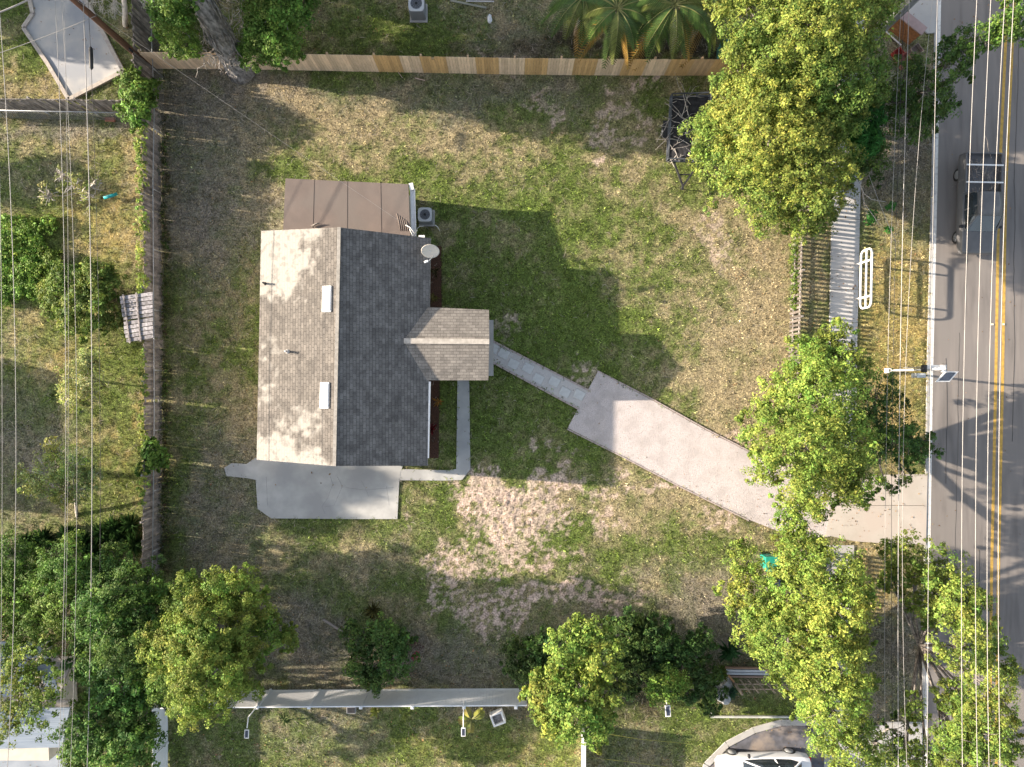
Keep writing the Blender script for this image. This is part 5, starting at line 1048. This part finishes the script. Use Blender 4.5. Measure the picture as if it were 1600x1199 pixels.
MB().add(vs, [(3, 2, 1, 0), (4, 5, 6, 7), (0, 1, 5, 4), (1, 2, 6, 5), (2, 3, 7, 6), (3, 0, 4, 7)]).build('body', mat('navy', (.02, .03, .10), rough=.5), t, bevel=.02); MB().box(b + [0, 0, .40], (.76, .54, .04)).build('lid', mat('navy_lid', (.03, .04, .13), rough=.5), t, bevel=.015)
def crumple(name, x, y, z0, rx, ry, rz_, m, label, cat, seed=1):
    b = G(x, y, z0); rng = np.random.default_rng(seed); vs = []; nu, nv = 22, 10
    for i in range(nv + 1):
        for k in range(nu):
            ph = math.pi / 2 * i / nv; a = 2 * math.pi * k / nu; f_ = 1 + .35 * (vnoise(math.cos(a) * 2 + 5 + seed, math.sin(a) * 2 + 5 + i * .5) - .5) + rng.normal(0, .04)
            vs.append(b + [rx * math.cos(a) * math.cos(ph) * f_, ry * math.sin(a) * math.cos(ph) * f_, rz_ * math.sin(ph) * f_])
    fs = [(i * nu + k, i * nu + (k + 1) % nu, (i + 1) * nu + (k + 1) % nu, (i + 1) * nu + k) for i in range(nv) for k in range(nu)]
    return tag(MB().add(vs, fs).build(name, m, org=b), label, cat)
crumple('plastic_bag', 1156, 70, .0, .30, .35, 1.0, mat('blue_plastic', (.03, .06, .45), (.02, .03, .2), scale=5, rough=.3, spec=.6), 'bright blue plastic bundle glimpsed through the oak leaves by the green bin', 'bag', 3)
crumple('plastic_heap', 1128, 1076, 0, .55, .75, .7, mat('clear_sheet', (.42, .42, .42), (.24, .24, .25), scale=3, rough=.3, spec=.7), 'crumpled grey plastic sheeting heap left of the slat fence', 'plastic sheet', 4)
crumple('rag', 765, 30, 0, .13, .24, .1, WHITE, 'small white scrap lying in the yard north of the cedar fence', 'scrap', 5)
WD = mat('lumber', (1, 1, 1), (.8, .8, .8), scale=4, rough=.85, tint=True, stretch=(.4, 3, 3))
def plank(a, b, w_, h_, col, label, grp='loose boards and sticks', name='board'):
    return tag(MB().bar(G(*a), G(*b), w_, h_, col=col).build(name, WD, org=G(*a)), label, 'board', grp)
for i, (y, col, l_) in enumerate([(1043.5, (.33, .22, .16), 'uppermost brown board of the stack above the slat fence'), (1047.5, (.52, .55, .60), 'upper pale blue grey board of the stack above the slat fence'), (1052.0, (.50, .54, .60), 'lower pale blue grey board of the stack above the slat fence'), (1056.8, (.34, .24, .20), 'lowest brown board of the stack above the slat fence')]):
    plank((1134 + i, y, .12), (1252, y + 1.5, .12), .12 if i % 3 else .07, .14, col, l_)
plank((1193, 1040, .26), (1206, 1058, .26), .10, .05, (.34, .20, .12), 'short brown board lying across the stacked boards')
plank((1138, 1055, .5), (1147, 1066, .5), .10, .05, (.42, .24, .12), 'short orange brown board at the left end of the stack')
plank((704, 1, .1), (760, 12.5, .1), .10, .05, (.30, .30, .24), 'long grey board pointing right at the top edge near the air conditioner')
plank((728, 2, .2), (772, 2.6, .2), .05, .05, (.52, .52, .54), 'pale strip lying flat along the very top edge of the photo')
plank((1383, 48, .2), (1408, 71, .2), .05, .05, (.66, .64, .62), 'thin white stake below the base of the brown wall at the top right')
plank((648, 122, .04), (664, 126, .04), .04, .03, (.55, .42, .35), 'pale little stick lying just below the cedar fence')
plank((1417, 84, .2), (1423, 92, .2), .06, .05, (.62, .52, .48), 'pale short board by the reddish crates at the top right')
plank((622, 113, .04), (629, 122, .04), .03, .03, (.5, .4, .33), 'thin stick leaning away from the cedar fence foot')
plank((505, 968, .06), (536, 988, .06), .12, .06, (.28, .24, .21), 'grey rotten log piece left of the round shrub clump')
tag(MB().tube([G(163, 309, .3), G(173, 306.5, .35), G(183, 303, .3)], .085, 10).build('pipe', mat('teal', (.02, .35, .38), rough=.4), org=G(173, 307)), 'short teal plastic pipe lying by the west fence', 'pipe')
tag(MB().box(G(172, 187, .06), (.52, .22, .12), R(-3)).build('brick', mat('brick_red', (.36, .16, .11), (.26, .12, .09), scale=8, rough=.9), org=G(172, 187), bevel=.015), 'red brick block lying below the chain link fence at the left', 'brick')
mb = MB(); mb.bar(G(1110, 1120, .1), G(1262, 1120.5, .1), .09, .12); mb.bar(G(1110.3, 1110, .1), G(1110.3, 1118.3, .1), .09, .12)
tag(mb.build('garden_rail', mat('rail_grey', (.5, .5, .46), rough=.7), org=G(1110, 1120)), 'low L shaped grey white garden border above the round driveway', 'garden border')
ST = mat('yellow_string', (.6, .55, .12), rough=.6)
for pts, l_ in (([(948, 1147, .4), (998, 1155, .5), (1082, 1163, .4)], 'upper yellow string stretched over the shaded grass'), ([(922, 1184, .4), (978, 1190, .5), (1050, 1200, .4)], 'lower yellow string stretched over the shaded grass')):
    tag(MB().tube([G(*q) for q in pts], .009, 5).build('string', ST, org=G(*pts[0])), l_, 'string', 'yellow strings')
# wall at the corner
BRM = mat('brown_brick', (.30, .135, .055), (.20, .09, .04), scale=9, rough=.9, bump=.004)
w0 = G(1389, 47); t = thing('low_wall', w0, 'low brown brick wall with pinkish cap beneath the grey pole at the top right', 'wall')
e0, e1 = G(1388, 46), G(1419, 71); dvec = (e1 - e0) / np.linalg.norm(e1 - e0); nv = np.array([-dvec[1], dvec[0], 0]); nv = nv if nv[0] > 0 else -nv
q = [e0, e1, e1 + nv * .4, e0 + nv * .4]; MB().prism([tuple(p[:2]) for p in q], 0, 1.12).build('wall_body', BRM, t)
q = [e0 - nv * .04, e1 - nv * .04 + dvec * .05, e1 + nv * .46 + dvec * .05, e0 + nv * .46]; MB().prism([tuple(p[:2]) for p in q], 1.123, 1.2).build('cap', mat('cap', (.34, .25, .24), rough=.8), t, bevel=.01)
for x, y, s_, c_, l_ in ((1400, 87, .45, (.35, .05, .04), 'red crate among the plants at the top right'), (1409, 98, .62, (.33, .15, .12), 'pinkish brown crate below the red crate at the top right'), (1428, 82, .5, (.27, .21, .18), 'grey brown crate right of the red crate near the road')):
    b = G(x, y); t = thing('crate', b, l_, 'crate', 'crates by the street corner'); mb = MB(); a = R(38)
    for dx, dy, w_, d_ in ((-s_ / 2, 0, .03, s_), (s_ / 2, 0, .03, s_), (0, s_ / 2, s_ - .03, .03), (0, -s_ / 2, s_ - .03, .03)):
        for z in (.09, .25): mb.box(b + [dx * math.cos(a) - dy * math.sin(a), dx * math.sin(a) + dy * math.cos(a), z], (w_, d_, .13), a)
    m_ = mat('crate_wood', c_, rough=.8); mb.build('sides', m_, t); MB().box(b + [0, 0, .03], (s_ - .035, s_ - .035, .04), a).build('floor', m_, t)

# ------------------------------------------------------------------ vehicles
def loft(mb, secs, m_pts, col=None, smooth=True, cap=True):
    n_ = len(m_pts(secs[0])); vs = []
    for s_ in secs: vs += m_pts(s_)
    fs = [(i * n_ + k, i * n_ + (k + 1) % n_, (i + 1) * n_ + (k + 1) % n_, (i + 1) * n_ + k) for i in range(len(secs) - 1) for k in range(n_)]
    if cap: fs += [tuple(range(n_)), tuple(range((len(secs) - 1) * n_, len(secs) * n_))[::-1]]
    mb.add(vs, fs, col, smooth)
def vehicle(name, label, cat, origin, ang, body, length, pickup=False, paintm=None):
    "x forward; origin at the centre of the footprint"
    o = np.array(origin, float); t = thing(name, o, label, cat)
    ca, sa = math.cos(ang), math.sin(ang)
    def W_(p): return (o[0] + p[0] * ca - p[1] * sa, o[1] + p[0] * sa + p[1] * ca, o[2] + p[2])
    L2 = length / 2; hw = .90
    def sec(s_):
        x, w_, zb, zs, zt = s_
        half = [(w_ * .90, zb), (w_, zb + .18), (w_ * 1.0, (zb + zs) / 2 + .05), (w_ * .97, zs), (w_ * .86, zt - .02), (w_ * .5, zt + .02)]
        return [W_((x, y, z)) for y, z in half] + [W_((x, -y, z)) for y, z in half[::-1]]
    if not pickup:
        S = [(-L2, .62, .38, .80, .86), (-L2 + .10, .80, .28, .88, .96), (-L2 + .5, .88, .24, .92, 1.02), (-1.2, hw, .22, .92, .98), (0, hw, .22, .90, .95), (.9, hw, .22, .88, .94), (1.4, .90, .22, .84, .90), (L2 - .6, .86, .24, .76, .80), (L2 - .15, .76, .28, .64, .68), (L2, .58, .34, .54, .58)]
    else:
        S = [(-L2, .90, .45, .95, .98), (-L2 + .1, .94, .42, 1.0, 1.02), (.2, .96, .40, 1.0, 1.02), (1.3, .96, .38, .98, 1.03), (L2 - .4, .92, .38, .94, .98), (L2 - .08, .86, .42, .84, .88), (L2, .74, .46, .74, .78)]
    mb = MB(); loft(mb, S, sec); body_ = mb.build('body', paintm, t)
    es = body_.modifiers.new('b', 'BEVEL'); es.width = .02; es.segments = 2; es.limit_method = 'ANGLE'; es.angle_limit = R(35)
    # greenhouse
    if not pickup: cab = [(-L2 + .55, .70, .58, .98, 1.02), (-1.35, .78, .60, .98, 1.40), (-.6, .80, .62, .97, 1.46), (.25, .80, .62, .96, 1.42), (1.15, .76, .66, .94, .98)]
    else: cab = [(-.45, .82, .66, 1.02, 1.10), (-.40, .84, .68, 1.02, 1.66), (.3, .86, .70, 1.02, 1.74), (.85, .85, .70, 1.02, 1.70), (1.5, .82, .72, 1.0, 1.06)]
    def csec(s_):
        x, wb, wt, zb, zt = s_; return [W_((x, wb, zb - .03)), W_((x, wb * .4 + wt * .6, zb + (zt - zb) * .75)), W_((x, wt * .9, zt)), W_((x, -wt * .9, zt)), W_((x, -(wb * .4 + wt * .6), zb + (zt - zb) * .75)), W_((x, -wb, zb - .03))]
    mb = MB(); loft(mb, cab, csec, smooth=False); mb.build('glasshouse', GLASS, t)
    i0, i1 = 1, 3; mb = MB(); c1 = cab[i0:i1 + 1]
    def rsec(s_):
        x, wb, wt, zb, zt = s_; return [W_((x, wt * .95, zt - .01)), W_((x, wt * .6, zt + .04)), W_((x, 0, zt + .055)), W_((x, -wt * .6, zt + .04)), W_((x, -wt * .95, zt - .01)), W_((x, 0, zt - .03))]
    loft(mb, c1, rsec); mb.build('roof', paintm, t)
    for s_ in (-1, 1):
        for a, b in ((cab[0], cab[1]), (cab[3], cab[4])):
            MB().bar(W_((a[0], s_ * a[1] * .99, a[3])) if a is cab[0] else W_((a[0], s_ * a[2] * .93, a[4])), W_((b[0], s_ * b[2] * .93, b[4])) if a is cab[0] else W_((b[0], s_ * b[1] * .99, b[3])), .07, .06).build('pillar', paintm, t)
        m_ = cab[2]; MB().bar(W_((m_[0] + .1, s_ * m_[1] * 1.0, m_[3])), W_((m_[0] + .02, s_ * m_[2] * .96, m_[4] - .02)), .07, .05).build('pillar', paintm, t)
    for x in (L2 - .92, -L2 + .95):
        for s_ in (-1, 1):
            wy = .84 if pickup else .90; w_ = MB().tube([W_((x, s_ * wy, .33)), W_((x, s_ * (wy - .22), .33))], .33, 22).build('wheel', CABLEB, t)
            MB().tube([W_((x, s_ * (wy + .012), .33)), W_((x, s_ * (wy - .04), .33))], .22, 18).build('rim', GALV, w_)
    for s_ in (-1, 1):
        MB().box(W_((L2 - .22, s_ * .60, .62)), (.26, .30, .12), ang).build('headlight', mat('lamp_glass', (.7, .7, .72), rough=.1), t, bevel=.04)
        MB().box(W_((-L2 + .06, s_ * .66, .80)), (.12, .26, .14), ang).build('tail_light', mat('tail_red', (.4, .02, .02), rough=.2), t, bevel=.03)
        MB().box(W_((.85 if not pickup else 1.25, s_ * 1.0, 1.0)), (.14, .22, .13), ang).build('mirror', BLACKM, t, bevel=.04)
    return t, W_
WPAINTC = mat('white_car_paint', (.74, .74, .75), (.72, .72, .73), rough=.25, spec=.6)
t, W_ = vehicle('parked_car', 'white hatchback parked on the round driveway at the bottom edge', 'car', (13.25, -20.45, .05), math.pi + .02, None, 4.9, paintm=WPAINTC)
for s_, in ((-1,), (1,)):   # red seat backs seen through the side glass
    pass
GPAINT = mat('grey_truck_paint', (.115, .115, .118), (.10, .10, .103), rough=.35, spec=.5)
lc = G(1517, 325); t, W_ = vehicle('pickup_truck', 'dark grey pickup truck in the shade on the near lane, hauling cut branches', 'pickup truck', (lc[0] - .15, lc[1], 0), -math.pi / 2 - .02, None, 5.2, pickup=True, paintm=GPAINT)
mb = MB()
for y in (-.93, .93): mb.bar(W_((-2.5, y, 1.12)), W_((-.5, y, 1.12)), .08, .22)
mb.bar(W_((-2.54, -.9, 1.12)), W_((-2.54, .9, 1.12)), .06, .22); mb.build('bed_side', GPAINT, t)
MB().box(W_((-1.5, 0, 1.05)), (.05, .05, .05)).build('bed_hook', BLACKM, t)
for x in (-1.9, -1.0): MB().bar(W_((x, -.95, 1.27)), W_((x, .95, 1.27)), .07, .06).build('rack_bar', WHITEM, t)
mb = MB()
for k in range(60):
    p = np.array(W_((rg.uniform(-2.3, -.6), rg.uniform(-.8, .8), rg.uniform(1.1, 1.22)))); pts = [p]; d = rg.normal(0, .16, 3) * [.6, 1, .1]
    for j in range(4): pts.append(pts[-1] + d + rg.normal(0, .05, 3) * [1, 1, .3])
    for q_ in pts: q_[2] = min(max(q_[2], 1.07), 1.22)
    mb.tube(pts, [.022, .018, .014, .01, .006], 5)
o = mb.build('branch_load', BARK, org=W_((-1.4, 0, 1.05))); tag(o, 'tangle of cut branches loaded in the pickup truck bed', 'branches')

# ------------------------------------------------------------------ houses at the lower left and beyond the frame
ROOFG = mat('pale_metal_roof', (.28, .32, .37), (.21, .25, .30), scale=2, rough=.5, stretch=(.3, 6, 1), bump=.01, bscale=4)
hb = G(50, 1090); t = thing('neighbour_house', hb, 'pale grey roofed house half hidden by trees at the lower left corner', 'house')
a1, a2, a3, a4 = G(-60, 1003, 3.2), G(70, 1003, 3.2), G(92, 1084, 2.7), G(-60, 1092, 2.7)
MB().slab([a1, a2, a3, a4], .12).build('roof', ROOFG, t)
MB().slab([a2 + [.005, 0, 0], G(108, 1045, 3.0), G(94, 1084, 2.72)], .1).build('roof', mat('brown_eave', (.30, .27, .25), rough=.8), t)
b1, b2, b3, b4 = G(-60, 1110, 3.0), G(109, 1106, 3.0), G(97, 1168, 2.5), G(-60, 1172, 2.5)
MB().slab([b1, b2, b3, b4], .12).build('roof', ROOFG, t)
MB().slab([G(75, 1094, 2.85), G(124, 1095, 2.9), G(112, 1106, 2.85), G(75, 1106, 2.85)], .08).build('roof', mat('brown_eave2', (.30, .27, .24), rough=.8), t)
wl1 = MB().prism([tuple(p[:2]) for p in (G(-60, 1030), G(118, 1025), G(124, 1150), G(-60, 1150))], 0, 2.4).build('walls', SIDM, t)
window(t, G(124, 1120) + [.03, 0, 1.4], 1.1, 1.1, 'x')
def gable_house(cx, cy, lx, ly, ze, zr, label, rm):
    t = thing('neighbour_house', (cx, cy, 0), label, 'house')
    MB().box((cx, cy, ze / 2), (lx - .8, ly - .8, ze)).build('walls', SIDM, t)
    for s_ in (-1, 1): MB().slab([np.array([cx + s_ * lx / 2, cy - ly / 2, ze - .1]), np.array([cx + s_ * lx / 2, cy + ly / 2, ze - .1]), np.array([cx, cy + ly / 2, zr]), np.array([cx, cy - ly / 2, zr])], .12).build('roof', rm, t)
    MB().add([(cx - lx / 2 + .4, cy + s_ * (ly / 2 - .42), ze) for s_ in (-1, 1)] + [(cx + lx / 2 - .4, cy + s_ * (ly / 2 - .42), ze) for s_ in (-1, 1)] + [(cx, cy + s_ * (ly / 2 - .42), zr - .15) for s_ in (-1, 1)], [(0, 2, 4), (1, 5, 3)]).build('gable', SIDM, t)
    for y in (-.25, .25): window(t, np.array([cx + lx / 2 - .38, cy + y * ly, 1.4]), 1.2, 1.1, 'x')
gable_house(-39.8, -1.4, 7, 7.6, 3.0, 5.0, 'gabled house west of the left garden, outside the frame', ROOFG)
def far_tree(x, y, crown, label, seed, tr_=.25):
    t = thing('shade_tree', (x, y, 0), label, 'tree', 'shade trees beyond the left edge')
    MB().tube([(x, y, -.1), (x + .1, y, crown[0][2] * .6), (x, y, crown[0][2])], [tr_ * 1.3, tr_, tr_ * .5], 10).build('trunk', BARK, t)
    hidden_crown(t, crown, seed, (MG, DG))
far_tree(-39, 12.4, [(-39, 12.4, 4.4, 1.5), (-38, 12.0, 3.6, 1.0)], 'small round tree beyond the left edge level with the weathered fence', 91, .15)
far_tree(-38, 23.5, [(-38, 20.6, 10.8, 1.7), (-38, 20.0, 12.4, 2.1), (-38, 19.9, 14.2, 2.0), (-38.5, 21.8, 12.5, 2.5), (-38, 22, 15, 1.8), (-38, 23.5, 7, 3), (-35, 22.5, 6, 2.2), (-40, 22, 6, 2.4), (-37, 26, 7, 3), (-36, 20.6, 4.0, 1.6), (-37, 20.4, 4.7, 1.5), (-37, 22.8, 4.4, 1.8), (-37, 21.2, 3.6, 1.6), (-36.5, 20.3, 5.6, 1.3), (-37, 21.5, 8.4, 2.0), (-38, 24, 3.5, 2.4), (-39, 20.6, 6, 1.6)], 'tall tree beyond the top left corner', 92)
far_tree(-37, -8.5, [(-37, -8.5, 5, 2.4), (-35, -11, 5.5, 2.6), (-38, -13, 6, 2.6)], 'leafy tree beyond the left edge near the lower thicket', 93)
far_tree(-46, -2.0, [(-43, -2.2, 10.0, 1.5), (-42.4, -1.2, 10.8, 1.0), (-43.5, -3.4, 10.2, 1.1)], 'tall tree rising behind the gabled house beyond the left edge', 94)
print('OBJECTS', len(COL.objects))
